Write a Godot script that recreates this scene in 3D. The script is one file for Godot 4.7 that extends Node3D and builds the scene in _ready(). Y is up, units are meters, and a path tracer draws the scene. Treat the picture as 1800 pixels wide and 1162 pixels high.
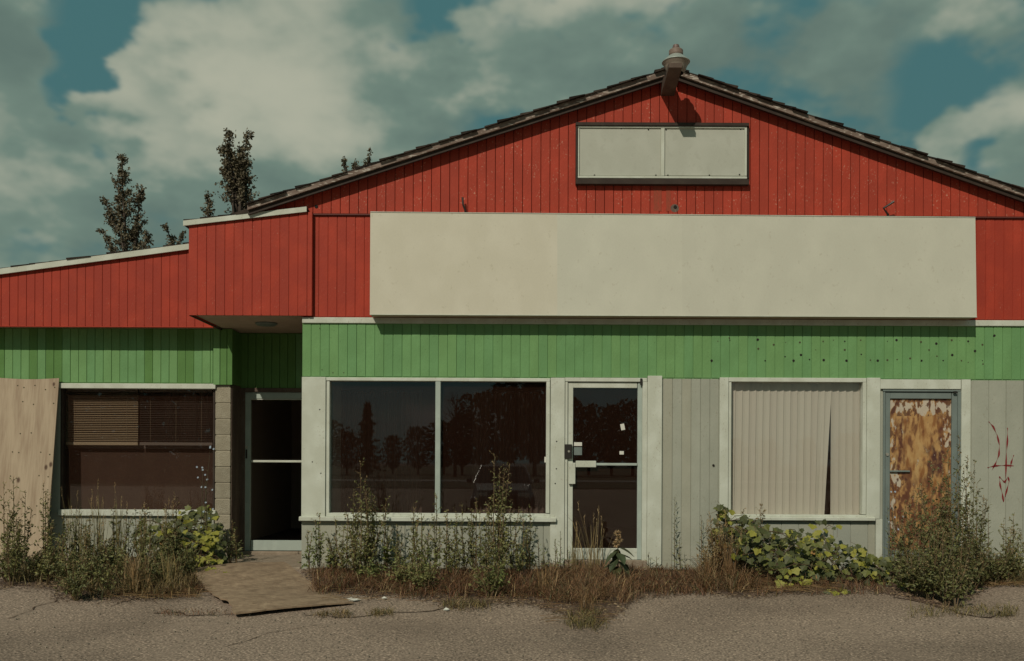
extends Node3D
# An abandoned red and green roadside shop seen straight on. z = 0 is the plane of the shop front, +z towards the viewer, metres, y up.

const DIST := 11.0        # viewer to shop front
const FOC := 1672.0       # focal length in pixels of the 1800 px wide photograph
const EYE := 1.22         # eye level over the foot of the wall
const ROLL := 0.0045
const SLOPE := 0.055      # the lot falls away from the building

var counts := {}
var rng := RandomNumberGenerator.new()
var mesh_cache := {}
var M := {}

# ------------------------------------------------------------------ measuring
func pt(px: float, py: float, z: float) -> Vector3:      # photograph measurement -> point on the plane at depth z
	var s := (DIST - z) / FOC
	var dx := px - 900.0
	var dy := 815.0 - py
	return Vector3((dx - ROLL * dy) * s, EYE + (dy + ROLL * dx) * s, z)

func gh(x: float, z: float) -> float:                     # height of the lot
	var y := 0.0
	if z > 0.0:
		y = -SLOPE * minf(z, 3.2) - 0.012 * clampf(z - 3.2, 0.0, 10.0)
	return y

func on_ground(px: float, py: float) -> Vector3:
	var dyy := 815.0 - py + ROLL * (px - 900.0)
	var k := FOC / -dyy
	var z := (DIST - EYE * k) / (1.0 + k * SLOPE)
	if z < 0.0:
		z = DIST - EYE * k
	elif z > 3.2:
		z = (DIST - (EYE + SLOPE * 3.2 - 0.012 * 3.2) * k) / (1.0 + k * 0.012)
	var x := (px - 900.0 - ROLL * dyy) * (DIST - z) / FOC
	return Vector3(x, gh(x, z), z)

# ------------------------------------------------------------------ nodes
func numbered(parent: Node, called: String) -> String:
	var key := str(parent.get_instance_id()) + called
	var n: int = counts.get(key, 0)
	counts[key] = n + 1
	return called if n == 0 else "%s_%03d" % [called, n]

func thing(called: String, label: String, category: String, at := Vector3.ZERO, group := "") -> Node3D:
	var o := Node3D.new()
	o.name = numbered(self, called)
	add_child(o)
	o.position = at
	tag(o, label, category, group)
	return o

func tag(o: Node3D, label: String, category: String, group := "", kind := "") -> Node3D:
	o.set_meta("label", label)
	o.set_meta("category", category)
	if group != "":
		o.set_meta("group", group)
	if kind != "":
		o.set_meta("kind", kind)
	return o

func part(parent: Node3D, called: String, mesh: Mesh, m: Material, at := Vector3.ZERO) -> MeshInstance3D:
	var o := MeshInstance3D.new()
	o.name = numbered(parent, called)
	o.mesh = mesh
	o.material_override = m
	o.position = at
	parent.add_child(o)
	return o

func hub(parent: Node3D, called: String) -> Node3D:
	var o := Node3D.new()
	o.name = numbered(parent, called)
	parent.add_child(o)
	return o

func structure(called: String, mesh: Mesh, m: Material, label: String, category: String) -> MeshInstance3D:
	var o := part(self, called, mesh, m)
	tag(o, label, category, "", "structure")
	return o

# ------------------------------------------------------------------ mesh building
class MB:
	var v := PackedVector3Array()
	var n := PackedVector3Array()
	var c := PackedColorArray()
	var u := PackedVector2Array()
	func tri(a: Vector3, b: Vector3, d: Vector3, col := Color.WHITE) -> void:
		var nn := (d - a).cross(b - a).normalized()
		v.append(a); v.append(b); v.append(d)
		for i in 3:
			n.append(nn); c.append(col); u.append(Vector2.ZERO)
	func triu(a: Vector3, b: Vector3, d: Vector3, ua: Vector2, ub: Vector2, ud: Vector2, col := Color.WHITE) -> void:
		var nn := (d - a).cross(b - a).normalized()
		v.append(a); v.append(b); v.append(d)
		u.append(ua); u.append(ub); u.append(ud)
		for i in 3:
			n.append(nn); c.append(col)
	func quad(a: Vector3, b: Vector3, d: Vector3, e: Vector3, col := Color.WHITE) -> void:
		tri(a, b, d, col); tri(a, d, e, col)
	func box(lo: Vector3, hi: Vector3, col := Color.WHITE) -> void:
		hexa([Vector3(lo.x, lo.y, lo.z), Vector3(hi.x, lo.y, lo.z), Vector3(hi.x, hi.y, lo.z), Vector3(lo.x, hi.y, lo.z), Vector3(lo.x, lo.y, hi.z), Vector3(hi.x, lo.y, hi.z), Vector3(hi.x, hi.y, hi.z), Vector3(lo.x, hi.y, hi.z)], col)
	func hexa(p: Array, col := Color.WHITE) -> void:       # 0-3 back face, 4-7 front face, each from lower left, counter-clockwise seen from the front
		quad(p[4], p[7], p[6], p[5], col)
		quad(p[1], p[2], p[3], p[0], col)
		quad(p[0], p[3], p[7], p[4], col)
		quad(p[5], p[6], p[2], p[1], col)
		quad(p[7], p[3], p[2], p[6], col)
		quad(p[0], p[4], p[5], p[1], col)
	func tube(ps: Array, rs: Array, sides: int, col := Color.WHITE, caps := false) -> void:
		var rings := []
		for i in ps.size():
			var d: Vector3 = (ps[mini(i + 1, ps.size() - 1)] - ps[maxi(i - 1, 0)]).normalized()
			var a := d.cross(Vector3(0.31, 0.17, 0.93)).normalized()
			var b := d.cross(a)
			var ring := PackedVector3Array()
			for k in sides:
				var t := TAU * k / sides
				ring.append(ps[i] + (a * cos(t) + b * sin(t)) * float(rs[i]))
			rings.append(ring)
		for i in ps.size() - 1:
			for k in sides:
				var k2 := (k + 1) % sides
				var p0: Vector3 = rings[i][k]
				var p1: Vector3 = rings[i][k2]
				var q1: Vector3 = rings[i + 1][k2]
				var q0: Vector3 = rings[i + 1][k]
				quad(p0, p1, q1, q0, col)
		if caps:
			for k in range(1, sides - 1):
				tri(rings[0][0], rings[0][k + 1], rings[0][k], col)
				var last: PackedVector3Array = rings[ps.size() - 1]
				tri(last[0], last[k], last[k + 1], col)
	func leaf(at: Vector3, along: Vector3, side: Vector3, length: float, width: float, col: Color) -> void:
		var nn := along.cross(side)
		var m := at + along * length * 0.45 - nn * width * 0.12
		var t := at + along * length + nn * length * 0.08
		var l := at + along * length * 0.42 - side * width * 0.5 + nn * width * 0.1
		var r := at + along * length * 0.42 + side * width * 0.5 + nn * width * 0.1
		tri(at, l, m, col); tri(l, t, m, col)
		tri(at, m, r, col); tri(m, t, r, col)
	func blade(at: Vector3, lean: Vector3, h: float, w: float, droop: float, col: Color) -> void:
		var sd := Vector3(-lean.z, 0, lean.x).normalized() if lean.length() > 0.001 else Vector3.RIGHT
		sd = (sd + Vector3(0.4 * sin(at.x * 91.0), 0, 0.4 * cos(at.z * 77.0))).normalized() * w * 0.5
		var p1 := at + Vector3(0, h * 0.4, 0) + lean * h * 0.25
		var p2 := at + Vector3(0, h * (0.78 - droop * 0.1), 0) + lean * h * 0.65
		var p3 := at + Vector3(0, h * (1.0 - droop * 0.35), 0) + lean * h * (1.15 + droop * 0.3)
		quad(at - sd, p1 - sd * 0.9, p1 + sd * 0.9, at + sd, col)
		quad(p1 - sd * 0.9, p2 - sd * 0.6, p2 + sd * 0.6, p1 + sd * 0.9, col)
		tri(p2 - sd * 0.6, p3, p2 + sd * 0.6, col)
	func mesh() -> ArrayMesh:
		var a := []
		a.resize(Mesh.ARRAY_MAX)
		a[Mesh.ARRAY_VERTEX] = v
		a[Mesh.ARRAY_NORMAL] = n
		a[Mesh.ARRAY_COLOR] = c
		a[Mesh.ARRAY_TEX_UV] = u
		var m := ArrayMesh.new()
		if v.size() > 0:
			m.add_surface_from_arrays(Mesh.PRIMITIVE_TRIANGLES, a)
		return m

func bevel_box(size: Vector3, b: float) -> ArrayMesh:      # centred box with chamfered edges
	var key := "bb%.4f,%.4f,%.4f,%.4f" % [size.x, size.y, size.z, b]
	if mesh_cache.has(key):
		return mesh_cache[key]
	b = minf(b, minf(size.x, minf(size.y, size.z)) * 0.4)
	var h := size * 0.5
	var m := MB.new()
	var faces := [[0, 1, 2], [1, 2, 0], [2, 0, 1]]
	for f in faces:
		for s in [-1.0, 1.0]:
			var q := []
			for k in [[-1.0, -1.0], [1.0, -1.0], [1.0, 1.0], [-1.0, 1.0]]:
				var p := Vector3.ZERO
				p[f[0]] = s * h[f[0]]
				p[f[1]] = k[0] * (h[f[1]] - b)
				p[f[2]] = k[1] * (h[f[2]] - b)
				q.append(p)
			if s > 0.0:
				q.reverse()
			m.quad(q[0], q[1], q[2], q[3])
	for f in faces:
		for s1 in [-1.0, 1.0]:
			for s2 in [-1.0, 1.0]:
				var q := []
				for k in [[0, -1.0], [1, -1.0], [1, 1.0], [0, 1.0]]:
					var p := Vector3.ZERO
					p[f[0]] = k[1] * (h[f[0]] - b)
					p[f[1]] = s1 * (h[f[1]] - (b if k[0] == 0 else 0.0))
					p[f[2]] = s2 * (h[f[2]] - (0.0 if k[0] == 0 else b))
					q.append(p)
				var out := Vector3.ZERO
				out[f[1]] = s1
				out[f[2]] = s2
				if (q[2] - q[0]).cross(q[1] - q[0]).dot(out) < 0.0:
					q.reverse()
				m.quad(q[0], q[1], q[2], q[3])
	for sx in [-1.0, 1.0]:
		for sy in [-1.0, 1.0]:
			for sz in [-1.0, 1.0]:
				var p1 := Vector3(sx * h.x, sy * (h.y - b), sz * (h.z - b))
				var p2 := Vector3(sx * (h.x - b), sy * h.y, sz * (h.z - b))
				var p3 := Vector3(sx * (h.x - b), sy * (h.y - b), sz * h.z)
				if (p3 - p1).cross(p2 - p1).dot(Vector3(sx, sy, sz)) < 0.0:
					m.tri(p1, p3, p2)
				else:
					m.tri(p1, p2, p3)
	var r := m.mesh()
	mesh_cache[key] = r
	return r

func wbox(parent: Node3D, called: String, m: Material, x0: float, y0: float, z0: float, x1: float, y1: float, z1: float, bevel := 0.004) -> MeshInstance3D:
	var s := Vector3(absf(x1 - x0), absf(y1 - y0), absf(z1 - z0))
	return part(parent, called, bevel_box(s, bevel), m, Vector3((x0 + x1) / 2, (y0 + y1) / 2, (z0 + z1) / 2))

func pbox(parent: Node3D, called: String, m: Material, px0: float, py0: float, px1: float, py1: float, zb: float, zf: float, bevel := 0.004) -> MeshInstance3D:
	var a := pt(px0, (py0 + py1) / 2, zf)
	var b := pt(px1, (py0 + py1) / 2, zf)
	var c := pt((px0 + px1) / 2, py0, zf)
	var d := pt((px0 + px1) / 2, py1, zf)
	return wbox(parent, called, m, a.x, d.y, zb, b.x, c.y, zf, bevel)

func board_mesh(w: float, h0: float, h1: float, t: float, c: float) -> ArrayMesh:   # origin lower left of the back; chamfered front edges; top may slope
	var key := "bd%.4f,%.4f,%.4f,%.4f" % [w, h0, h1, t]
	if mesh_cache.has(key):
		return mesh_cache[key]
	var m := MB.new()
	var prof := [Vector2(0, 0), Vector2(0, t - c), Vector2(c, t), Vector2(w - c, t), Vector2(w, t - c), Vector2(w, 0)]
	var lo := []
	var hi := []
	for p in prof:
		lo.append(Vector3(p.x, 0, p.y))
		hi.append(Vector3(p.x, lerpf(h0, h1, p.x / w), p.y))
	for i in 5:
		m.quad(lo[i], hi[i], hi[i + 1], lo[i + 1])
	for i in range(1, 5):
		m.tri(hi[0], hi[i + 1], hi[i])
		m.tri(lo[0], lo[i], lo[i + 1])
	var r := m.mesh()
	mesh_cache[key] = r
	return r

func boards(parent: Node3D, mats: Array, xa: float, xb: float, pitch: float, ybot: float, top: Callable, zf: float, called := "board") -> void:
	var t := 0.016
	var x := xa
	while x < xb - 0.02:
		var w := minf(pitch, xb - x) - 0.0060
		if w < 0.01:
			break
		var h0: float = top.call(x) - ybot
		var h1: float = top.call(x + w) - ybot
		if h0 > 0.005 or h1 > 0.005:
			h0 = maxf(h0, 0.002)
			h1 = maxf(h1, 0.002)
			part(parent, called, board_mesh(w, h0, h1, t, 0.0025), mats[rng.randi() % mats.size()], Vector3(x, ybot, zf - t + rng.randf_range(-0.0016, 0.0016)))
		x += pitch

func prism(poly: PackedVector2Array, z0: float, z1: float) -> ArrayMesh:   # polygon in x, y (counter-clockwise) extruded from z0 to z1
	var m := MB.new()
	var idx := Geometry2D.triangulate_polygon(poly)
	for i in range(0, idx.size(), 3):
		var a := poly[idx[i]]
		var b := poly[idx[i + 1]]
		var c := poly[idx[i + 2]]
		if (b - a).cross(c - a) < 0.0:
			var s := b
			b = c
			c = s
		m.tri(Vector3(a.x, a.y, z1), Vector3(c.x, c.y, z1), Vector3(b.x, b.y, z1))
		m.tri(Vector3(a.x, a.y, z0), Vector3(b.x, b.y, z0), Vector3(c.x, c.y, z0))
	for i in poly.size():
		var a := poly[i]
		var b := poly[(i + 1) % poly.size()]
		m.quad(Vector3(a.x, a.y, z0), Vector3(a.x, a.y, z1), Vector3(b.x, b.y, z1), Vector3(b.x, b.y, z0))
	return m.mesh()

func lathe(prof: Array, sides: int) -> ArrayMesh:           # [radius, height] from bottom to top, smooth
	var st := SurfaceTool.new()
	st.begin(Mesh.PRIMITIVE_TRIANGLES)
	st.set_smooth_group(0)
	for i in prof.size() - 1:
		st.set_smooth_group(i if absf(prof[i][0] - prof[i + 1][0]) > 1e-4 or true else 0)
		for k in sides:
			var a0 := TAU * k / sides
			var a1 := TAU * (k + 1) / sides
			var p0 := Vector3(cos(a0) * prof[i][0], prof[i][1], sin(a0) * prof[i][0])
			var p1 := Vector3(cos(a1) * prof[i][0], prof[i][1], sin(a1) * prof[i][0])
			var q0 := Vector3(cos(a0) * prof[i + 1][0], prof[i + 1][1], sin(a0) * prof[i + 1][0])
			var q1 := Vector3(cos(a1) * prof[i + 1][0], prof[i + 1][1], sin(a1) * prof[i + 1][0])
			for p in [p0, p1, q1, p0, q1, q0]:
				st.add_vertex(p)
	st.generate_normals()
	return st.commit()

# ------------------------------------------------------------------ materials
func lin(r: float, g: float, b: float) -> Color:
	return Color(r, g, b).linear_to_srgb()

func plain(r: float, g: float, b: float, rough := 0.7, metal := 0.0) -> StandardMaterial3D:
	var m := StandardMaterial3D.new()
	m.albedo_color = lin(r, g, b)
	m.roughness = rough
	m.metallic = metal
	m.cull_mode = BaseMaterial3D.CULL_DISABLED
	return m

func noise_bytes(sd: int, freq: float, octaves: int, size: int, kind := FastNoiseLite.TYPE_SIMPLEX_SMOOTH) -> PackedByteArray:
	var key := "nb%d,%.4f,%d,%d,%d" % [sd, freq, octaves, size, kind]
	if mesh_cache.has(key):
		return mesh_cache[key]
	var f := FastNoiseLite.new()
	f.seed = sd
	f.frequency = freq
	f.noise_type = kind
	f.fractal_octaves = octaves
	if octaves <= 1:
		f.fractal_type = FastNoiseLite.FRACTAL_NONE
	var im := f.get_seamless_image(size, size, false, false, 0.2, true)
	im.convert(Image.FORMAT_L8)
	mesh_cache[key] = im.get_data()
	return mesh_cache[key]

func worn_texture(sd: int, size: int, base: Color, dark: Color, chip: Color, chip_at: float, vary := 0.16, chip_freq := 0.05, chip_strength := 0.8) -> ImageTexture:
	# colours are linear albedos; coarse tone, fine grain and flecks of another colour
	var n1 := noise_bytes(sd % 3, 0.011, 4, size)
	var n2 := noise_bytes(7 + sd % 2, 0.2, 2, size)
	var n3 := noise_bytes(11 + sd % 4, snappedf(chip_freq * 2.0, 0.04), 3, size)
	var n4 := noise_bytes(17, 0.02, 3, size)
	var data := PackedByteArray()
	data.resize(size * size * 3)
	var lut := PackedByteArray()
	lut.resize(1025)
	for i in 1025:
		lut[i] = int(clampf(pow(i / 1024.0, 1.0 / 2.2), 0.0, 1.0) * 255.0 + 0.5)
	for i in size * size:
		var a := n1[i] / 255.0
		var g := (n2[i] / 255.0 - 0.5) * vary
		var t := clampf((a - 0.35) * 1.6, 0.0, 1.0)
		var k := 1.0 + g
		var r := lerpf(dark.r, base.r, t) * k
		var gg := lerpf(dark.g, base.g, t) * k
		var b := lerpf(dark.b, base.b, t) * k
		var ch := clampf((n3[i] / 255.0 + (n4[i] / 255.0 - 0.5) * 0.35 - chip_at) * 9.0, 0.0, 1.0) * chip_strength
		r = lerpf(r, chip.r, ch)
		gg = lerpf(gg, chip.g, ch)
		b = lerpf(b, chip.b, ch)
		data[i * 3] = lut[int(clampf(r, 0, 1) * 1024.0)]
		data[i * 3 + 1] = lut[int(clampf(gg, 0, 1) * 1024.0)]
		data[i * 3 + 2] = lut[int(clampf(b, 0, 1) * 1024.0)]
	var im := Image.create_from_data(size, size, false, Image.FORMAT_RGB8, data)
	return ImageTexture.create_from_image(im)

func gray_texture(bytes: PackedByteArray, size: int) -> ImageTexture:
	return ImageTexture.create_from_image(Image.create_from_data(size, size, false, Image.FORMAT_L8, bytes))

func surface(tex: Texture2D, scale: Vector3, rough := 0.75, relief: Texture2D = null, depth := 0.2) -> StandardMaterial3D:
	var m := StandardMaterial3D.new()
	m.albedo_texture = tex
	m.roughness = rough
	m.metallic_specular = 0.3
	m.uv1_triplanar = true
	m.uv1_world_triplanar = true
	m.uv1_scale = scale
	m.cull_mode = BaseMaterial3D.CULL_DISABLED
	if relief != null:
		m.heightmap_enabled = true
		m.heightmap_texture = relief
		m.heightmap_scale = depth
	return m

func toned(m: StandardMaterial3D, k: float, warm := 0.0) -> StandardMaterial3D:
	var o: StandardMaterial3D = m.duplicate()
	o.albedo_color = Color(k * (1.0 + warm), k, k * (1.0 - warm))
	return o

func three(m: StandardMaterial3D, spread := 0.05) -> Array:
	return [m, toned(m, 1.0 - spread), toned(m, 1.0 - spread * 0.5, 0.015), toned(m, 1.0 - spread * 1.4, -0.01)]

func leaf_material(back := 0.35) -> StandardMaterial3D:
	var m := StandardMaterial3D.new()
	m.vertex_color_use_as_albedo = true
	m.roughness = 0.62
	m.cull_mode = BaseMaterial3D.CULL_DISABLED
	m.backlight_enabled = true
	m.backlight = Color(back, back, back * 0.6)
	return m

func make_materials() -> void:
	var fine := gray_texture(noise_bytes(901, 0.09, 3, 512), 512)
	var red := worn_texture(11, 512, Color(0.425, 0.052, 0.026), Color(0.35, 0.042, 0.022), Color(0.50, 0.25, 0.18), 0.87, 0.14, 0.07, 0.75)
	M.red = surface(red, Vector3(0.55, 0.4, 0.55), 0.62, fine, 0.12)
	var redw := worn_texture(15, 512, Color(0.435, 0.055, 0.028), Color(0.36, 0.046, 0.024), Color(0.60, 0.33, 0.24), 0.80, 0.16, 0.06, 0.65)
	M.red_dark = plain(0.10, 0.018, 0.012, 0.7)
	M.red_worn = surface(redw, Vector3(0.55, 0.4, 0.55), 0.66, fine, 0.14)
	var green := worn_texture(21, 512, Color(0.175, 0.36, 0.145), Color(0.15, 0.31, 0.12), Color(0.05, 0.08, 0.03), 0.88, 0.14, 0.08, 0.7)
	M.green = surface(green, Vector3(0.55, 0.4, 0.55), 0.65, fine, 0.12)
	M.worn = surface(worn_texture(19, 512, Color(0.34, 0.066, 0.036), Color(0.29, 0.062, 0.034), Color(0.40, 0.05, 0.03), 0.62, 0.3, 0.06, 0.8), Vector3(1.2, 0.25, 1.2), 0.85)
	M.green_vignette = toned(M.green, 0.82)
	M.green_vignette.albedo_color = Color(0.83, 0.85, 0.74)  # yellower wing green, with vignette darkening put into the paint colour
	var white := worn_texture(31, 512, Color(0.61, 0.645, 0.57), Color(0.51, 0.535, 0.455), Color(0.34, 0.31, 0.24), 0.79, 0.07, 0.05, 0.6)
	M.white = surface(white, Vector3(0.6, 0.45, 0.6), 0.55, fine, 0.08)
	var sign_a := worn_texture(41, 512, Color(0.63, 0.605, 0.50), Color(0.585, 0.56, 0.455), Color(0.46, 0.43, 0.32), 0.80, 0.05, 0.03, 0.5)
	M.sign_warm = surface(sign_a, Vector3(0.4, 0.3, 0.4), 0.5)
	var sign_b := worn_texture(45, 512, Color(0.60, 0.60, 0.505), Color(0.56, 0.56, 0.47), Color(0.46, 0.44, 0.35), 0.78, 0.05, 0.03, 0.5)
	M.sign_cool = surface(sign_b, Vector3(0.4, 0.3, 0.4), 0.5)
	M.sign_pale = toned(M.sign_cool, 0.985)
	var grey := worn_texture(51, 512, Color(0.385, 0.40, 0.335), Color(0.34, 0.355, 0.295), Color(0.22, 0.20, 0.15), 0.82, 0.09, 0.05, 0.6)
	M.grey = surface(grey, Vector3(0.55, 0.35, 0.55), 0.7, fine, 0.1)
	var panel := worn_texture(55, 512, Color(0.47, 0.485, 0.42), Color(0.43, 0.445, 0.38), Color(0.40, 0.41, 0.35), 0.7, 0.05, 0.02, 0.5)
	M.panel = surface(panel, Vector3(0.5, 0.4, 0.5), 0.5)
	var alu := worn_texture(61, 512, Color(0.42, 0.49, 0.44), Color(0.36, 0.42, 0.38), Color(0.25, 0.22, 0.17), 0.8, 0.06, 0.05, 0.6)
	M.alu = surface(alu, Vector3(1, 0.7, 1), 0.42)
	M.alu_dull = toned(M.alu, 0.72, -0.02)
	M.bare_metal = plain(0.5, 0.47, 0.4, 0.35, 0.6)
	var rake := worn_texture(71, 512, Color(0.31, 0.25, 0.21), Color(0.17, 0.125, 0.10), Color(0.50, 0.46, 0.40), 0.64, 0.25, 0.02, 0.8)
	M.rake = surface(rake, Vector3(0.45, 1.6, 0.45), 0.8)
	var shing := worn_texture(75, 512, Color(0.062, 0.046, 0.036), Color(0.038, 0.028, 0.022), Color(0.10, 0.08, 0.06), 0.7, 0.5, 0.1, 0.7)
	M.shingle = surface(shing, Vector3(1, 1, 1), 0.9, fine, 0.4)
	M.dark_frame = surface(worn_texture(77, 512, Color(0.05, 0.036, 0.027), Color(0.035, 0.024, 0.018), Color(0.12, 0.09, 0.06), 0.8, 0.2, 0.06, 0.6), Vector3(1, 1, 1), 0.6)
	var wood := worn_texture(81, 512, Color(0.15, 0.11, 0.085), Color(0.10, 0.07, 0.055), Color(0.24, 0.2, 0.16), 0.72, 0.25, 0.05, 0.7)
	M.jamb = surface(wood, Vector3(1, 0.25, 1), 0.75, fine, 0.2)
	M.soffit = surface(worn_texture(85, 512, Color(0.52, 0.40, 0.33), Color(0.45, 0.34, 0.27), Color(0.25, 0.18, 0.13), 0.78, 0.1, 0.04, 0.6), Vector3(0.7, 0.7, 0.7), 0.8)
	M.concrete = surface(worn_texture(91, 512, Color(0.34, 0.28, 0.215), Color(0.26, 0.21, 0.155), Color(0.36, 0.33, 0.28), 0.74, 0.35, 0.09, 0.7), Vector3(1.2, 1.2, 1.2), 0.9, fine, 0.5)
	M.block = surface(worn_texture(95, 512, Color(0.42, 0.385, 0.295), Color(0.35, 0.315, 0.235), Color(0.47, 0.44, 0.36), 0.74, 0.3, 0.09, 0.6), Vector3(1.4, 1.4, 1.4), 0.92, fine, 0.7)
	M.mortar = plain(0.30, 0.27, 0.205, 0.95)
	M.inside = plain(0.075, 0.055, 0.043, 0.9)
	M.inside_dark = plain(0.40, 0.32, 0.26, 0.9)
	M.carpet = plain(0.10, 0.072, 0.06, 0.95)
	M.black = plain(0.018, 0.015, 0.012, 0.45)
	M.rust = plain(0.065, 0.062, 0.028, 0.9)
	M.hole = plain(0.012, 0.009, 0.007, 0.95)
	M.paper = plain(0.62, 0.62, 0.56, 0.8)
	M.glass = StandardMaterial3D.new()
	M.glass.transparency = BaseMaterial3D.TRANSPARENCY_ALPHA
	M.glass.albedo_color = Color(0.50, 0.34, 0.27, 0.03)
	M.glass.roughness = 0.0
	M.glass.metallic_specular = 0.52
	M.drape = plain(0.060, 0.040, 0.031, 0.95)
	M.drape_light = plain(0.070, 0.047, 0.037, 0.95)
	M.blind = plain(0.47, 0.45, 0.37, 0.7)
	M.blind_b = plain(0.45, 0.425, 0.35, 0.7)
	M.venetian = plain(0.23, 0.165, 0.10, 0.55)  # slat colour with the light on the left blind painted in
	M.venetian_dark = plain(0.085, 0.06, 0.045, 0.55)  # same slats with shade painted in; also rails and the board edge
	M.hardboard = surface(worn_texture(97, 512, Color(0.040, 0.018, 0.010), Color(0.033, 0.015, 0.008), Color(0.05, 0.024, 0.014), 0.7, 0.1, 0.03, 0.5), Vector3(0.6, 0.3, 0.6), 0.75)
	M.paint_red = plain(0.20, 0.012, 0.014, 0.6)
	M.leaf = leaf_material()
	M.dry = leaf_material(0.2)
	M.bark = surface(worn_texture(99, 512, Color(0.09, 0.07, 0.055), Color(0.055, 0.042, 0.033), Color(0.15, 0.13, 0.11), 0.75, 0.4, 0.07, 0.6), Vector3(2, 0.6, 2), 0.95)

# ------------------------------------------------------------------ sky
func make_sky() -> PanoramaSkyMaterial:
	var w := 3072
	var h := 1536
	var f := FastNoiseLite.new()
	f.seed = 5
	f.frequency = 3.2
	f.fractal_octaves = 6
	f.fractal_gain = 0.58
	var f2 := FastNoiseLite.new()
	f2.seed = 77
	f2.frequency = 5.2
	f2.fractal_octaves = 6
	f2.fractal_gain = 0.56
	# cloud masses and gaps in the part of the sky over the shop: [photo x, y, radius px, cover, brightness]
	var blobs := [
		[60, 110, 95, 0.55, -0.65], [20, 20, 110, 0.5, -0.5], [150, 110, 62, -2.1, 0.0], [160, 40, 52, -1.8, 0.0], [130, 210, 42, -1.6, 0.0],
		[330, 110, 150, 0.7, 0.65], [480, 70, 150, 0.6, 0.55], [560, 200, 150, 0.7, 0.8], [200, 180, 55, 0.7, 0.6], [310, 280, 70, 0.6, 0.6], [240, 230, 40, 0.5, -0.9],
		[370, 200, 42, 0.4, -1.0], [310, 80, 40, 0.4, -0.75], [290, 128, 30, 0.3, -0.7], [520, 240, 60, 0.3, -0.35],
		[60, 240, 50, 0.4, 0.3], [120, 380, 160, 0.5, -0.12], [330, 400, 200, 0.5, -0.1], [600, 290, 90, 0.4, -0.15],
		[765, 85, 62, -1.2, 0.0], [800, 35, 55, -0.6, 0.0], [830, 140, 62, 0.8, 0.75], [900, 165, 75, 0.7, 0.6], [740, 180, 70, 0.5, 0.2], [930, 70, 50, -0.25, 0.0],
		[1080, 90, 130, 0.6, -0.25], [1300, 90, 170, 0.6, -0.22], [1500, 40, 120, 0.4, -0.2], [1480, 170, 75, 0.5, 0.15], [1400, 200, 60, 0.4, 0.1],
		[1600, 110, 75, -0.4, 0.0], [1700, 130, 60, -0.6, 0.0], [1590, 205, 40, -0.5, 0.0], [1660, 250, 55, 0.9, 0.35], [1740, 185, 50, 0.6, 0.05], [1740, 265, 36, -0.9, 0.0], [1780, 300, 60, -0.3, 0.0], [1740, 60, 70, 0.3, -0.2]]
	var dirs := PackedVector3Array()
	var inv := PackedFloat32Array()
	var cov := PackedFloat32Array()
	var shd := PackedFloat32Array()
	for b in blobs:
		inv.append(pow(FOC / float(b[2]), 2.0))
		cov.append(b[3])
		shd.append(b[4])
		dirs.append(Vector3((b[0] - 900.0) / FOC, (815.0 - b[1]) / FOC, -1.0).normalized())
	var blue := Color(0.073, 0.214, 0.232)
	var hazy := Color(0.20, 0.32, 0.295)
	var lit := Color(0.68, 0.68, 0.525)
	var mid := Color(0.245, 0.345, 0.282)
	var dim := Color(0.15, 0.222, 0.195)
	var data := PackedFloat32Array()
	data.resize(w * h * 3)
	for y in h / 2:
		var el := PI * (0.5 - (y + 0.5) / h)
		var ce := cos(el)
		var se := sin(el)
		var low := pow(1.0 - se, 7.0)
		var sky := blue.lerp(hazy, clampf(low * 0.75 + 0.10, 0.0, 1.0))
		for x in w:
			var k := (y * w + x) * 3
			var az := (x + 0.5) / w * TAU
			if az > PI:
				az -= TAU
			var near := absf(az) < 0.66 and el < 0.56
			if not near and (y % 3 or x % 3):      # coarser away from the shop: repeat the last value
				var o := ((y - y % 3) * w + x - x % 3) * 3
				data[k] = data[o]
				data[k + 1] = data[o + 1]
				data[k + 2] = data[o + 2]
				continue
			var d := Vector3(sin(az) * ce, se, -cos(az) * ce)
			var q := d * Vector3(1.0, 1.9, 1.0)
			var n := f.get_noise_3dv(q)
			var s := f2.get_noise_3dv(q + Vector3(3.1, 0.4, 1.7))
			var cover := 0.12
			var shade := -0.02
			if near:
				var dw := d + Vector3(n * 0.075 + s * 0.03, s * 0.07 - n * 0.03, 0.0)
				for i in dirs.size():
					var a := (dw - dirs[i]).length_squared() * inv[i]
					if a < 5.0:
						var g := exp(-a)
						cover += cov[i] * g
						shade += shd[i] * g
			var dens := n * 1.7 + cover * 0.75 + 0.12
			var al := clampf((dens + 0.08) / 0.62, 0.0, 1.0)
			al = al * al * (3.0 - 2.0 * al)
			var br := tanh(shade * 0.55 + s * 1.75 + n * 0.75)
			var cl := mid.lerp(lit, br) if br > 0.0 else mid.lerp(dim, -br)
			cl = cl.lerp(mid, low * 0.5)
			var c := sky.lerp(cl, al * 0.93)
			data[k] = c.r
			data[k + 1] = c.g
			data[k + 2] = c.b
	for k in range(w * h / 2 * 3, w * h * 3, 3):
		data[k] = 0.2
		data[k + 1] = 0.17
		data[k + 2] = 0.13
	var m := PanoramaSkyMaterial.new()
	m.panorama = ImageTexture.create_from_image(Image.create_from_data(w, h, false, Image.FORMAT_RGBF, data.to_byte_array()))
	return m

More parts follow.
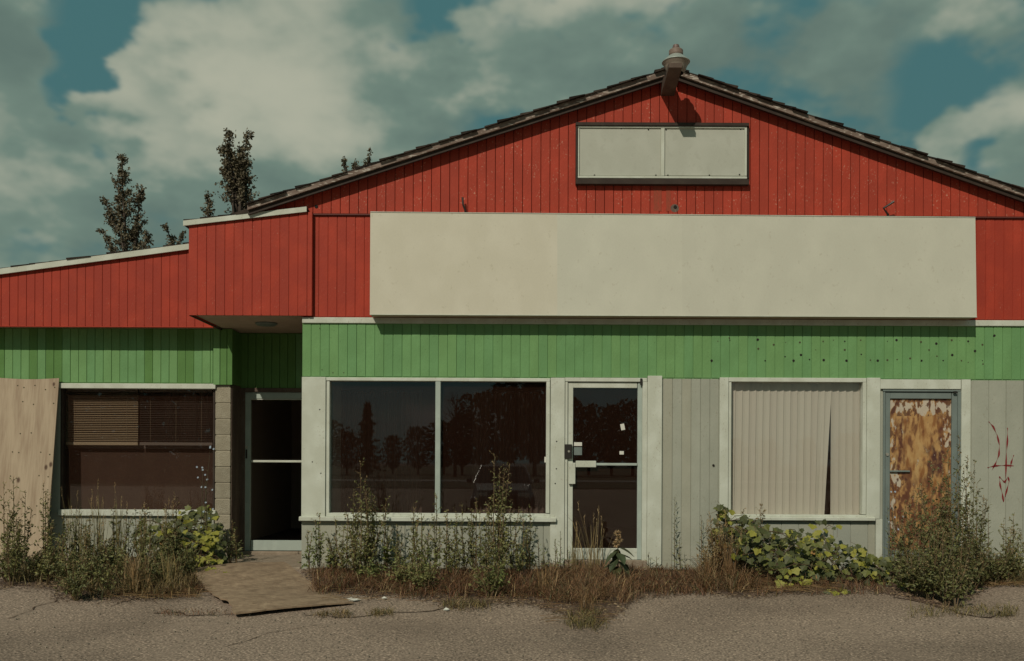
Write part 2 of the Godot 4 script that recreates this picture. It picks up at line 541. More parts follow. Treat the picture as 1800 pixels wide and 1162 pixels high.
func _ready() -> void:
	rng.seed = 20240611
	var cam := Camera3D.new()
	cam.name = "camera"
	cam.projection = Camera3D.PROJECTION_FRUSTUM
	cam.near = 0.1
	cam.far = 1500.0
	cam.size = 1162.0 / FOC * cam.near
	cam.frustum_offset = Vector2(0.0, 234.0 / FOC * cam.near)
	cam.position = Vector3(0, EYE, DIST)
	cam.rotation = Vector3(0, 0, ROLL)
	add_child(cam)
	var env := Environment.new()
	env.background_mode = Environment.BG_SKY
	env.sky = Sky.new()
	env.sky.sky_material = make_sky()
	env.tonemap_mode = Environment.TONE_MAPPER_LINEAR
	env.tonemap_exposure = 0.68
	env.sdfgi_enabled = true
	env.ssao_enabled = true
	env.ssil_enabled = true
	var we := WorldEnvironment.new()
	we.name = "environment"
	we.environment = env
	add_child(we)
	var sun := DirectionalLight3D.new()
	sun.name = "sun"
	sun.light_energy = 1.2
	sun.light_color = Color(1.0, 0.955, 0.88)
	sun.light_angular_distance = 0.5
	sun.shadow_enabled = true
	add_child(sun)
	sun.look_at_from_position(Vector3.ZERO, Vector3(0.44, -0.88, -1.0), Vector3.UP)
	print("sky done ", Time.get_ticks_msec())
	make_materials()
	print("materials done ", Time.get_ticks_msec())
	build_ground()
	build_shop()
	build_wing()
	build_window_dressing()
	build_sign()
	build_loose_sheets()
	print("building done ", Time.get_ticks_msec())
	build_trees()
	build_behind()
	print("trees done ", Time.get_ticks_msec())
	build_weeds()
	print("weeds done ", Time.get_ticks_msec())

# ------------------------------------------------------------------ ground
func sheet(edge: Array, back: Array, lift: float) -> ArrayMesh:     # strip of ground cover between two lists of points of equal length
	var m := MB.new()
	for i in edge.size() - 1:
		for k in 3:
			var t0 := k / 3.0
			var t1 := (k + 1) / 3.0
			var q := []
			for c in [[i, t0], [i, t1], [i + 1, t1], [i + 1, t0]]:
				var p: Vector3 = back[c[0]].lerp(edge[c[0]], c[1])
				p.y = gh(p.x, p.z) + lift
				q.append(p)
			m.quad(q[0], q[3], q[2], q[1])
	return m.mesh()

func ribbon(pts: Array, width: float, lift: float, sd: int) -> ArrayMesh:   # a ragged narrow strip lying on the ground along measured points
	var r := RandomNumberGenerator.new()
	r.seed = sd
	var m := MB.new()
	var last_l := Vector3.ZERO
	var last_r := Vector3.ZERO
	var first := true
	for i in pts.size() - 1:
		var a: Vector3 = on_ground(pts[i][0], pts[i][1])
		var b: Vector3 = on_ground(pts[i + 1][0], pts[i + 1][1])
		var steps := maxi(2, int(a.distance_to(b) / 0.07))
		var sd2 := (b - a).normalized().cross(Vector3.UP)
		for k in steps:
			var p := a.lerp(b, float(k) / steps)
			var w := width * r.randf_range(0.25, 1.0)
			p += sd2 * (r.randf_range(-0.6, 0.6) * width + 0.05 * sin(p.x * 7.0 + 2.0 * sin(p.x * 3.1 + p.z * 4.0)) + 0.025 * sin(p.x * 23.0 + p.z * 17.0))
			var l := p - sd2 * w
			var rr := p + sd2 * w
			l.y = gh(l.x, l.z) + lift
			rr.y = gh(rr.x, rr.z) + lift
			if not first:
				m.quad(last_l, l, rr, last_r)
			first = false
			last_l = l
			last_r = rr
	return m.mesh()

func build_ground() -> void:
	var size := 512
	# asphalt: pale stones in dark binder
	var fine := noise_bytes(301, 0.13, 3, size)
	var fine2 := noise_bytes(304, 0.125, 2, size)
	var coarse := noise_bytes(302, 0.035, 4, size)
	var cell := noise_bytes(303, 0.11, 1, size, FastNoiseLite.TYPE_CELLULAR)
	var data := PackedByteArray()
	data.resize(size * size * 3)
	for i in size * size:
		var f := fine[i] / 255.0
		var c := coarse[i] / 255.0
		var g := cell[i] / 255.0
		var p := fine2[i] / 255.0
		var k := 0.50 + 0.42 * f + 0.35 * (c - 0.5)
		k += 0.95 * clampf((p - 0.62) * 6.0, 0.0, 1.0) * clampf(g * 1.6, 0.3, 1.0)
		k -= 0.36 * clampf((0.38 - p) * 6.0, 0.0, 1.0)
		var r := clampf(0.385 * k, 0.01, 0.9)
		data[i * 3] = int(pow(r, 0.4545) * 255.0)
		data[i * 3 + 1] = int(pow(r * 0.775, 0.4545) * 255.0)
		data[i * 3 + 2] = int(pow(r * 0.60, 0.4545) * 255.0)
	var tex := ImageTexture.create_from_image(Image.create_from_data(size, size, false, Image.FORMAT_RGB8, data))
	M.asphalt = surface(tex, Vector3(0.55, 0.55, 0.55), 0.93, gray_texture(fine, size), 0.5)
	M.asphalt.vertex_color_use_as_albedo = true
	var st := SurfaceTool.new()
	st.begin(Mesh.PRIMITIVE_TRIANGLES)
	st.set_smooth_group(0)
	var patch := FastNoiseLite.new()
	patch.seed = 8
	patch.frequency = 0.35
	patch.fractal_octaves = 5
	var xs := [-500.0, -150.0, -60.0, -30.0, -15.0]
	var x := -9.0
	while x <= 9.01:
		xs.append(x)
		x += 0.2
	xs.append_array([15.0, 30.0, 60.0, 150.0, 500.0])
	var zs := [-500.0, -150.0, -60.0, -25.0, -14.0, -8.0, -3.0]
	var z := -2.0
	while z <= 7.01:
		zs.append(z)
		z += 0.2
	zs.append_array([9.0, 11.0, 13.2, 18.0, 25.0, 40.0, 80.0, 160.0, 500.0])
	for j in zs.size() - 1:
		for i in xs.size() - 1:
			var q := []
			for c in [[i, j], [i, j + 1], [i + 1, j + 1], [i + 1, j]]:
				var px: float = xs[c[0]]
				var pz: float = zs[c[1]]
				q.append(Vector3(px, gh(px, pz) + patch.get_noise_2d(px * 1.7, pz * 1.7) * 0.005 - 0.004, pz))
			for k in [0, 2, 1, 0, 3, 2]:
				var p: Vector3 = q[k]
				var t := 0.97 + patch.get_noise_2d(p.x, p.z) * 0.5
				st.set_color(Color(t, t * 0.995, t * 0.99))
				st.add_vertex(p)
	st.generate_normals()
	structure("ground", st.commit(), M.asphalt, "cracked brown grey asphalt lot in front of the shop", "asphalt")
	# bare soil along the foot of the shop front
	M.soil = surface(worn_texture(311, 512, Color(0.125, 0.082, 0.056), Color(0.075, 0.048, 0.034), Color(0.24, 0.18, 0.125), 0.70, 0.5, 0.08, 0.8), Vector3(0.7, 0.7, 0.7), 0.95, gray_texture(fine, size), 0.9)
	var r := RandomNumberGenerator.new()
	r.seed = 4
	var runs := [
		[[[-20, 1030], [40, 1036], [95, 1034], [120, 1056], [180, 1062], [250, 1052], [330, 1046], [352, 1034], [420, 1000]], -1.2],
		[[[536, 1008], [575, 1040], [640, 1052], [720, 1049], [790, 1066], [860, 1060], [930, 1066], [985, 1082], [1035, 1098], [1062, 1090], [1105, 1052], [1180, 1045], [1250, 1047], [1340, 1050], [1440, 1047], [1540, 1040], [1600, 1050], [1660, 1066], [1690, 1052], [1730, 1034], [1830, 1030]], 0.0]]
	var crumbs := MB.new()
	for run in runs:
		var edge := []
		var back := []
		var pts: Array = run[0]
		for i in pts.size() - 1:
			var n := 14
			for k in n:
				var t := float(k) / n
				var p := on_ground(lerpf(pts[i][0], pts[i + 1][0], t), lerpf(pts[i][1], pts[i + 1][1], t))
				p += Vector3(0, 0, patch.get_noise_1d(p.x * 4.0) * 0.3 - 0.22)
				edge.append(p)
				back.append(Vector3(p.x, 0, float(run[1])))
		for e in edge:
			for c in 42:
				var off := r.randfn() * 0.16
				var cp: Vector3 = e + Vector3(r.randf_range(-0.08, 0.08), 0, off + 0.04)
				cp.y = gh(cp.x, cp.z) + 0.004
				var cs := r.randf_range(0.004, 0.022) * (1.0 - 0.5 * clampf(off / 0.3, 0.0, 1.0))
				var a0 := r.randf() * TAU
				var ck := r.randf_range(0.5, 1.3)
				var cc := Color(0.10 * ck, 0.064 * ck, 0.042 * ck) if r.randf() < 0.8 else Color(0.24 * ck, 0.17 * ck, 0.10 * ck)
				var v0 := cp + Vector3(cos(a0), 0, sin(a0)) * cs * 1.6
				var v1 := cp + Vector3(cos(a0 + 2.0), 0.0, sin(a0 + 2.0)) * cs
				var v2 := cp + Vector3(cos(a0 + 4.1), 0.0, sin(a0 + 4.1)) * cs
				var v3 := cp + Vector3(0, cs * r.randf_range(0.2, 0.7), 0)
				crumbs.tri(v0, v3, v1, cc)
				crumbs.tri(v1, v3, v2, cc)
				crumbs.tri(v2, v3, v0, cc)
		structure("soil_strip", sheet(edge, back, 0.004), M.soil, "bare brown soil strip with dead litter along the wall foot", "soil")
	tag(part(self, "soil_crumbs", crumbs.mesh(), M.dry), "loose soil crumbs and leaf litter along the asphalt edge", "litter", "", "stuff")
	# cracks
	var cracks := [[[10, 1088], [60, 1066], [130, 1040]], [[270, 1077], [330, 1080], [400, 1079], [440, 1078]], [[535, 1083], [620, 1084], [700, 1078], [780, 1068], [860, 1062]], [[1540, 1040], [1610, 1056], [1680, 1078], [1720, 1084], [1800, 1083]], [[200, 1066], [235, 1050], [300, 1062]], [[560, 1100], [470, 1112], [380, 1140]], [[1000, 1072], [1040, 1098], [1056, 1106]]]
	for i in cracks.size():
		structure("ground_crack", ribbon(cracks[i], [0.008, 0.016, 0.014, 0.022, 0.006, 0.006, 0.025, 0.005, 0.006, 0.005, 0.006][i], 0.003, 50 + i), M.soil, "dirt filled crack running across the asphalt", "crack")

# ------------------------------------------------------------------ the gabled shop
const XL := -2.43
const XR := 6.95
const XA := 1.82
const YA := 5.765
const SEAM := 4.10
const RB := 2.912
const GT := 2.832
const GB := 2.222

func roof_y(x: float) -> float:
	return YA - (0.326 * (XA - x) if x < XA else 0.346 * (x - XA))

func gable_top(x: float) -> float:
	return roof_y(x) - 0.10

func flat_top(y: float) -> Callable:
	return func(_x: float) -> float: return y

func disc(r: float, d: float) -> ArrayMesh:
	var key := "disc%.4f,%.4f" % [r, d]
	if not mesh_cache.has(key):
		var m := MB.new()
		m.tube([Vector3.ZERO, Vector3(0, 0, d)], [r, r * 0.9], 10, Color.WHITE, true)
		mesh_cache[key] = m.mesh()
	return mesh_cache[key]

func slope_slab(a: Vector2, b: Vector2, thick: float, z0: float, z1: float) -> ArrayMesh:   # slab whose top runs from a to b (a left of b)
	return prism(PackedVector2Array([a - Vector2(0, thick), b - Vector2(0, thick), b, a]), z0, z1)

func courses(parent: Node3D, a: Vector2, b: Vector2, step: float, z0: float, z1: float, m: Array) -> void:   # overlapping shingle courses from the eave a up to b
	var d := (b - a).normalized()
	var n := Vector2(-d.y, d.x)
	if n.y < 0.0:
		n = -n
	var L := a.distance_to(b)
	var s := 0.0
	while s < L - 0.01:
		var p := a + d * s
		var q := a + d * minf(s + step * 1.25, L)
		var up := rng.randf_range(0.018, 0.034)
		var poly := PackedVector2Array([p + n * 0.002, q + n * 0.002, q + n * 0.010, p + n * up])
		if Geometry2D.is_polygon_clockwise(poly):
			poly.reverse()
		part(parent, "shingle", prism(poly, z0, z1 + rng.randf_range(-0.025, 0.03)), m[rng.randi() % m.size()])
		s += step * rng.randf_range(0.92, 1.08)

func build_shop() -> void:
	var b := thing("shop_building", "empty gabled shop with red upper siding, green band and white trim", "building")
	var reds := three(M.red_worn, 0.02)
	var reds2 := three(M.red, 0.018)
	var greens := three(M.green, 0.022)
	var greys := three(M.grey, 0.02)
	var shing := three(M.shingle, 0.25)
	# core walls behind the siding
	var core := hub(b, "wall")
	var poly := PackedVector2Array([Vector2(XL, RB - 0.019), Vector2(XR, RB - 0.019), Vector2(XR, roof_y(XR) - 0.14), Vector2(XA, YA - 0.14), Vector2(XL, roof_y(XL) - 0.14)])
	part(core, "gable_core", prism(poly, -0.15, -0.007), M.red)
	wbox(core, "green_core", M.green, XL, 2.206, -0.149, XR, RB - 0.02, -0.0075)
	var X := func(px: float, py: float) -> float: return pt(px, py, 0.0).x
	for s in [[XL, X.call(574, 780)], [X.call(965, 780), X.call(993, 780)], [X.call(1137, 780), X.call(1281, 780)], [X.call(1522, 780), X.call(1553, 780)], [X.call(1688, 780), XR]]:
		wbox(core, "pier", M.grey, s[0], -0.1, -0.15, s[1], 2.205, -0.011)
	wbox(core, "apron_wall", M.grey, X.call(574, 950), -0.1, -0.15, X.call(965, 950), 0.585, -0.011)
	wbox(core, "apron_wall", M.grey, X.call(1281, 950), -0.1, -0.15, X.call(1522, 950), 0.585, -0.011)
	wbox(core, "side_wall", M.grey, XL, -0.1, -13.0, XL + 0.14, 4.28, -0.151)
	wbox(core, "side_wall", M.red, XR - 0.14, -0.1, -13.0, XR, 3.85, -0.151)
	wbox(core, "rear_wall", M.grey, XL + 0.141, -0.1, -13.0, XR - 0.141, 4.0, -12.85)
	# room inside
	var room := hub(b, "interior")
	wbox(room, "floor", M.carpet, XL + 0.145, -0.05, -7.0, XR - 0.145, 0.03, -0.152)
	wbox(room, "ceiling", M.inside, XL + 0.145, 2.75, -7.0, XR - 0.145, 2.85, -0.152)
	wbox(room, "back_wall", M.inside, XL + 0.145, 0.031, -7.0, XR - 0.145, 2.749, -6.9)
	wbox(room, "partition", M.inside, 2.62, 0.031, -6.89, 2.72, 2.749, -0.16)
	# siding, board by board
	var gable := hub(b, "gable_siding")
	part(gable, "backing", prism(PackedVector2Array([Vector2(-3.0, SEAM), Vector2(XR, SEAM), Vector2(XR, gable_top(XR)), Vector2(XA, YA - 0.10), Vector2(-3.0, gable_top(-3.0))]), -0.0058, 0.012), M.red)
	boards(gable, reds, -3.15, XR, 0.1052, SEAM, gable_top, 0.018)
	wbox(gable, "drip_edge", M.red_dark, XL, SEAM - 0.022, -0.01, -1.50, SEAM - 0.003, 0.024, 0.003)
	wbox(gable, "drip_edge", M.red_dark, 5.0, SEAM - 0.022, -0.01, XR, SEAM - 0.003, 0.024, 0.003)
	var band := hub(b, "red_band")
	boards(band, reds2, XL - 0.02, -1.45, 0.1052, RB, flat_top(SEAM - 0.024), 0.0)
	boards(band, reds2, 5.05, XR, 0.1052, RB, flat_top(SEAM - 0.024), 0.0)
	var gband := hub(b, "green_band")
	boards(gband, greens, XL, XR, 0.1052, GB, flat_top(GT), 0.0)
	wbox(gband, "flashing", M.white, XL, GT + 0.001, -0.012, XR, RB - 0.012, 0.022, 0.004)
	# rusty nail holes left by removed letters on the green band, right of the middle
	var holes := hub(b, "nail_holes")
	var spots := [[1251, 634], [1282, 594], [1283, 598], [1333, 613], [1332, 597], [1381, 602], [1380, 627], [1406, 602], [1408, 624], [1434, 615], [1423, 632], [1447, 600], [1448, 633], [1465, 598], [1485, 600], [1485, 615], [1488, 634], [1513, 598], [1514, 623], [1530, 633], [1543, 634], [1560, 633], [1560, 600], [1577, 632], [1576, 598], [1619, 601], [1620, 634], [1633, 615], [1646, 604], [1647, 626], [1658, 634], [1673, 598], [1674, 624], [1690, 634], [1702, 600], [1702, 637], [1714, 617], [1727, 606], [1727, 634], [1728, 640], [1748, 590], [1262, 600], [1345, 634], [1360, 606], [1395, 634], [1600, 630]]
	for i in spots.size():
		var p := pt(spots[i][0], spots[i][1], 0.002)
		var rad := rng.randf_range(0.006, 0.012) if i % 4 else 0.016
		var rim := part(holes, "rust_spot", disc(snappedf(rad, 0.003), 0.0012), M.rust if i % 2 else M.hole, p)
		rim.rotation.z = rng.randf() * 3.0
	for s in [[566, 650], [604, 655], [562, 577], [585, 655]]:
		part(holes, "nail", disc(0.006, 0.0015), M.rust, pt(s[0], s[1], 0.002))
	for s in [[1187, 364], [556, 363]]:
		part(holes, "bolt_hole", disc(0.022, 0.004), M.hole, pt(s[0], s[1], 0.0195))
	# bare wood streaks where paint has gone under the gable window
	part(holes, "bare_patch", disc(0.05, 0.001), M.jamb, pt(1186, 366, 0.0188))
	for s in [[1149, 326, 1163, 371], [1171, 326, 1179, 371]]:
		pbox(holes, "worn_strip", M.worn, s[0], s[1], s[2], s[3], 0.0165, 0.0205, 0.0005)
	# gable window, boarded with two pale panels
	var gw := hub(b, "gable_window")
	pbox(gw, "frame", M.dark_frame, 1012, 215, 1317, 221, 0.0, 0.075)
	pbox(gw, "frame", M.dark_frame, 1012, 314, 1317, 324, 0.0, 0.085)
	pbox(gw, "frame", M.dark_frame, 1012, 221.3, 1015.5, 313.8, 0.0, 0.07)
	pbox(gw, "frame", M.dark_frame, 1314.5, 221.3, 1317, 313.8, 0.0, 0.05)
	pbox(gw, "casing", M.white, 1015.6, 221.5, 1313.4, 225, 0.0, 0.058)
	pbox(gw, "casing", M.white, 1015.6, 309.5, 1313.4, 313.6, 0.0, 0.062)
	pbox(gw, "casing", M.white, 1015.8, 225.2, 1018.5, 309.3, 0.0, 0.057)
	pbox(gw, "casing", M.white, 1309, 225.2, 1313.2, 309.3, 0.0, 0.06)
	pbox(gw, "mullion", M.white, 1162, 225.2, 1168.5, 309.3, 0.0, 0.06)
	pbox(gw, "panel", M.panel, 1018.7, 225.3, 1161.8, 309.2, 0.0, 0.042)
	pbox(gw, "panel", M.panel, 1168.7, 225.3, 1308.8, 309.2, 0.0, 0.041)
	for s in [[1045, 308], [1153, 308], [1174, 308], [1247, 308], [1300, 307], [1140, 228], [1171, 228], [1092, 226], [1236, 226], [1302, 227]]:
		part(gw, "screw", disc(0.009, 0.002), M.hole, pt(s[0], s[1], 0.043))
	# roof
	var roof := hub(b, "roof")
	var eave_l := Vector2(-3.03, roof_y(-3.03))
	var eave_r := Vector2(7.35, roof_y(7.35))
	var ridge := Vector2(XA, YA)
	part(roof, "deck", slope_slab(eave_l - Vector2(0, 0.03), ridge - Vector2(0.001, 0.03), 0.06, -13.2, 0.125), M.shingle)
	part(roof, "deck", slope_slab(ridge - Vector2(-0.001, 0.03), eave_r - Vector2(0, 0.03), 0.06, -13.2, 0.125), M.shingle)
	part(roof, "rake_board", slope_slab(Vector2(-3.03, roof_y(-3.03) - 0.022), ridge - Vector2(0.03, 0.032), 0.062, 0.127, 0.16), M.rake)
	part(roof, "shade_strip", slope_slab(Vector2(-3.03, roof_y(-3.03) - 0.0845), ridge - Vector2(0.03, 0.0945), 0.05, 0.10, 0.128), M.dark_frame)  # added dark strip standing in for the shaded underside below the rake board
	part(roof, "shade_strip", slope_slab(ridge - Vector2(-0.03, 0.0945), Vector2(7.3, roof_y(7.3) - 0.0845), 0.05, 0.10, 0.128), M.dark_frame)
	part(roof, "rake_board", slope_slab(ridge - Vector2(-0.03, 0.032), Vector2(7.3, roof_y(7.3) - 0.022), 0.062, 0.127, 0.16), M.rake)
	part(roof, "eave_board", slope_slab(Vector2(-3.36, roof_y(-3.36) - 0.03), Vector2(-2.98, roof_y(-2.98) - 0.03), 0.06, -13.2, 0.05), M.shingle)
	courses(roof, eave_l - Vector2(0, 0.028), ridge - Vector2(0.0, 0.028), 0.145, -13.2, 0.185, shing)
	courses(roof, eave_r - Vector2(0, 0.028), ridge - Vector2(0.0, 0.028), 0.145, -13.2, 0.185, shing)
	part(roof, "ridge_cap", prism(PackedVector2Array([ridge + Vector2(-0.14, -0.05), ridge + Vector2(0, -0.01), ridge + Vector2(0.14, -0.055), ridge + Vector2(0.14, -0.035), ridge + Vector2(0, 0.012), ridge + Vector2(-0.14, -0.03)]), -13.2, 0.17), M.shingle)
	# plank at the ridge
	var beam := hub(b, "ridge_beam")
	var bm := MB.new()
	bm.hexa([Vector3(1.70, 5.47, -0.02), Vector3(1.855, 5.47, -0.02), Vector3(1.855, 5.60, -0.02), Vector3(1.70, 5.60, -0.02), Vector3(1.685, 5.535, 0.66), Vector3(1.83, 5.535, 0.66), Vector3(1.83, 5.585, 0.66), Vector3(1.685, 5.585, 0.66)])
	part(beam, "timber", bm.mesh(), M.jamb)
	# conduit stubs above the sign
	var stubs := hub(b, "conduit_stub")
	var cm := MB.new()
	var c0 := pt(818, 371, 0.05)
	cm.tube([c0 + Vector3(0.0, -0.02, -0.06), c0 + Vector3(0, 0.0, 0.03), pt(814, 360, 0.09), pt(813, 347, 0.09)], [0.012, 0.012, 0.012, 0.012], 8, Color.WHITE, true)
	part(stubs, "pipe", cm.mesh(), M.black)
	cm = MB.new()
	cm.tube([pt(1561, 379, 0.0), pt(1561, 377, 0.08), pt(1553, 366, 0.12), pt(1572, 354, 0.16)], [0.013, 0.013, 0.013, 0.013], 8, Color.WHITE, true)
	part(stubs, "pipe", cm.mesh(), M.black)
	# main display window
	pbox(b, "pilaster", M.white, 530, 662.5, 572, 911, -0.01, 0.026)
	var w := hub(b, "display_window")
	pbox(w, "frame", M.white, 573, 664, 967, 670, -0.10, 0.016)
	pbox(w, "frame", M.white, 573, 902.5, 967, 909, -0.10, 0.016)
	pbox(w, "frame", M.white, 573.5, 670.2, 579, 902.3, -0.10, 0.014)
	pbox(w, "frame", M.white, 960, 670.2, 966.5, 902.3, -0.10, 0.014)
	pbox(w, "mullion", M.alu, 765, 670.2, 774, 902.3, -0.10, 0.012)
	pbox(w, "pane", M.glass, 578.5, 669.5, 765.5, 903, -0.055, -0.049, 0.001)
	pbox(w, "pane", M.glass, 773.5, 669.5, 960.5, 903, -0.055, -0.049, 0.001)
	pbox(w, "sill", M.white, 525, 909.2, 978, 917, -0.016, 0.065, 0.006)
	pbox(w, "tape_scrap", M.paper, 957, 803, 961, 813, -0.047, -0.044, 0.001)
	var ap := hub(b, "grey_siding")
	var s0 := pt(530, 960, 0).x
	boards(ap, greys, s0, pt(978, 960, 0).x, 0.2, -0.02, flat_top(pt(750, 918, 0).y), 0.0)
	boards(ap, greys, pt(1166, 800, 0).x, pt(1263.5, 800, 0).x, 0.108, -0.02, flat_top(GB - 0.012), -0.002)
	boards(ap, greys, pt(1283, 960, 0).x, pt(1538.5, 960, 0).x, 0.2, -0.02, flat_top(pt(1400, 916.5, 0).y), -0.002)
	boards(ap, greys, pt(1708, 800, 0).x, XR, 0.2, -0.02, flat_top(GB - 0.014), -0.002)
	# posts
	for s in [[967.5, 664, 992.5, 999], [1138, 660.5, 1163.5, 999], [1265, 663.5, 1280.5, 912], [1524, 664, 1547.5, 912.5], [1540, 913, 1551.5, 999], [1690, 667, 1706, 1001]]:
		pbox(b, "post", M.white, s[0], s[1], s[2], s[3], -0.012, 0.024)
	for s in [[978.5, 776], [978, 824], [976, 850], [549, 812], [564, 832], [562, 720]]:
		part(b, "nail_hole", disc(0.008, 0.001), M.hole, pt(s[0], s[1], 0.0262))
	# glazed door in the middle
	var d := hub(b, "glass_door")
	pbox(d, "frame", M.white, 993.2, 664, 1137.5, 671, -0.10, 0.014)
	pbox(d, "frame", M.white, 993.2, 671.3, 997.6, 984, -0.10, 0.012)
	pbox(d, "frame", M.white, 1128.8, 671.3, 1137.5, 996, -0.10, 0.012)
	pbox(d, "stile", M.white, 998, 672, 1007, 984, -0.055, -0.010)
	pbox(d, "stile", M.alu, 1120.5, 672, 1128.4, 984, -0.055, -0.010)
	pbox(d, "top_rail", M.white, 1007.3, 672, 1120.2, 682, -0.055, -0.011)
	pbox(d, "bottom_rail", M.white, 1007.3, 964, 1120.2, 984, -0.055, -0.011)
	pbox(d, "push_bar", M.alu, 1007.5, 814, 1120, 818.5, -0.03, 0.012)
	pbox(d, "push_plate", M.white, 1012, 810, 1048, 821.5, 0.0125, 0.022)
	pbox(d, "pull_handle", M.white, 1000, 813.5, 1011.5, 851, -0.009, 0.03)
	var lk := pbox(d, "lock_box", M.black, 992, 781, 1005.5, 806, -0.009, 0.03)
	part(lk, "cylinder", disc(0.014, 0.008), M.bare_metal, Vector3(0.008, 0, 0.0196))
	pbox(d, "pane", M.glass, 1006.8, 681.5, 1120.7, 964.5, -0.036, -0.030, 0.001)
	pbox(d, "sticker", M.paper, 1009, 777.5, 1023, 784, -0.0295, -0.028, 0.0005)
	pbox(d, "sticker", M.alu_dull, 1009, 786, 1023, 800, -0.0295, -0.028, 0.0005)
	var st2 := pbox(d, "sticker", M.paper, 1091, 745, 1098, 756, -0.0295, -0.028, 0.0005)
	st2.rotation.z = 0.2
	pbox(d, "sticker", M.paper, 1089, 793, 1096.5, 799, -0.0295, -0.028, 0.0005)
	pbox(d, "closer_arm", M.black, 1125.5, 665, 1129.5, 677, 0.012, 0.03)
	wbox(d, "threshold", M.concrete, pt(993, 990, 0).x, -0.08, -0.15, pt(1137, 990, 0).x, pt(1060, 984.5, 0).y, 0.03)
	# office window with vertical blinds
	var ow := hub(b, "blind_window")
	pbox(ow, "frame", M.white, 1281, 664, 1523.3, 671.5, -0.10, 0.014)
	pbox(ow, "frame", M.white, 1281, 905, 1523.3, 909, -0.10, 0.014)
	pbox(ow, "frame", M.white, 1281, 671.8, 1285.5, 904.7, -0.10, 0.012)
	pbox(ow, "frame", M.white, 1516.5, 671.8, 1523, 904.7, -0.10, 0.012)
	pbox(ow, "pane", M.glass, 1285, 671, 1517, 905.5, -0.055, -0.049, 0.001)
	pbox(ow, "sill", M.white, 1280.5, 909.2, 1539.5, 915.5, -0.016, 0.055, 0.006)
	# door whose glass is covered with rust coloured, peeling paper
	var rd := hub(b, "rusty_door")
	pbox(rd, "header", M.white, 1548, 667, 1689.5, 684, -0.012, 0.020)
	pbox(rd, "frame", M.alu_dull, 1552.5, 684.5, 1689, 688.5, -0.10, 0.008)
	pbox(rd, "frame", M.alu_dull, 1552.5, 688.8, 1556, 998, -0.10, 0.008)
	pbox(rd, "frame", M.alu_dull, 1683.5, 688.8, 1689, 998, -0.10, 0.008)
	pbox(rd, "stile", M.alu_dull, 1556.4, 689.2, 1564.5, 984, -0.055, -0.012)
	pbox(rd, "stile", M.alu_dull, 1673, 689.2, 1683, 984, -0.055, -0.012)
	pbox(rd, "top_rail", M.alu_dull, 1564.8, 689.2, 1672.7, 701, -0.055, -0.013)
	pbox(rd, "bottom_rail", M.alu_dull, 1564.8, 968, 1672.7, 984, -0.055, -0.013)
	pbox(rd, "push_bar", M.alu_dull, 1564.8, 827, 1600, 830, -0.03, -0.012)
	part(rd, "lock", disc(0.02, 0.012), M.bare_metal, pt(1559.5, 799, -0.012))
	pbox(rd, "closer_arm", M.black, 1677, 687.5, 1683, 691, 0.008, 0.03)
	var rp := pbox(rd, "peeling_panel", M.rust, 1564, 700.5, 1673.2, 968.5, -0.04, -0.036, 0.0005)
	rp.mesh = panel_mesh(rp.mesh.get_aabb().size)
	rp.material_override = rust_material()
	rp.set_meta("label", "orange brown peeling rust stained door panel")
	wbox(rd, "threshold", M.concrete, pt(1552, 990, 0).x, -0.08, -0.15, pt(1689, 990, 0).x, pt(1620, 984.5, 0).y, 0.03)
	# small things fixed to the wall
	var hk := hub(b, "wall_hook")
	cm = MB.new()
	cm.tube([pt(1262, 898, 0.0), pt(1258, 894, 0.03), pt(1261, 890, 0.035), pt(1264, 897, 0.03)], [0.006, 0.006, 0.006, 0.005], 6, Color.WHITE, true)
	part(hk, "hook", cm.mesh(), M.black)
	part(hk, "plug", disc(0.014, 0.012), M.hole, pt(1254, 818, 0.0))
	# red sprayed strokes on the grey siding by the rusty door
	var gr := hub(b, "graffiti")
	for st in [[[1738, 741], [1746, 750], [1753, 765], [1757, 782], [1756, 800], [1750, 815], [1744, 826]],
			[[1771, 752], [1771, 775], [1769, 800], [1768, 840]],
			[[1736, 822], [1748, 819], [1765, 818], [1782, 819]],
			[[1782, 800], [1778, 812], [1776, 822]],
			[[1757, 838], [1758, 852], [1762, 868], [1764, 882]],
			[[1764, 882], [1769, 865], [1774, 846], [1772, 838], [1766, 848], [1757, 838]]]:
		part(gr, "stroke", stroke(st, 0.0105), M.paint_red)

func stroke(pts: Array, wd: float) -> ArrayMesh:
	var m := MB.new()
	var ps := []
	for i in pts.size() - 1:
		for k in 5:
			ps.append(pt(lerpf(pts[i][0], pts[i + 1][0], k / 5.0), lerpf(pts[i][1], pts[i + 1][1], k / 5.0), 0.0015))
	ps.append(pt(pts[-1][0], pts[-1][1], 0.0015))
	for i in ps.size() - 1:
		var d: Vector3 = (ps[i + 1] - ps[i]).normalized()
		var s := Vector3(-d.y, d.x, 0) * wd * (0.55 + 0.45 * sin(i * 0.9 + wd * 300.0))
		var s2 := Vector3(-d.y, d.x, 0) * wd * (0.55 + 0.45 * sin((i + 1) * 0.9 + wd * 300.0))
		var a: Vector3 = ps[i]
		var b: Vector3 = ps[i + 1]
		m.quad(a - s, a + s, b + s2 + d * 0.003, b - s2 + d * 0.003)
	return m.mesh()

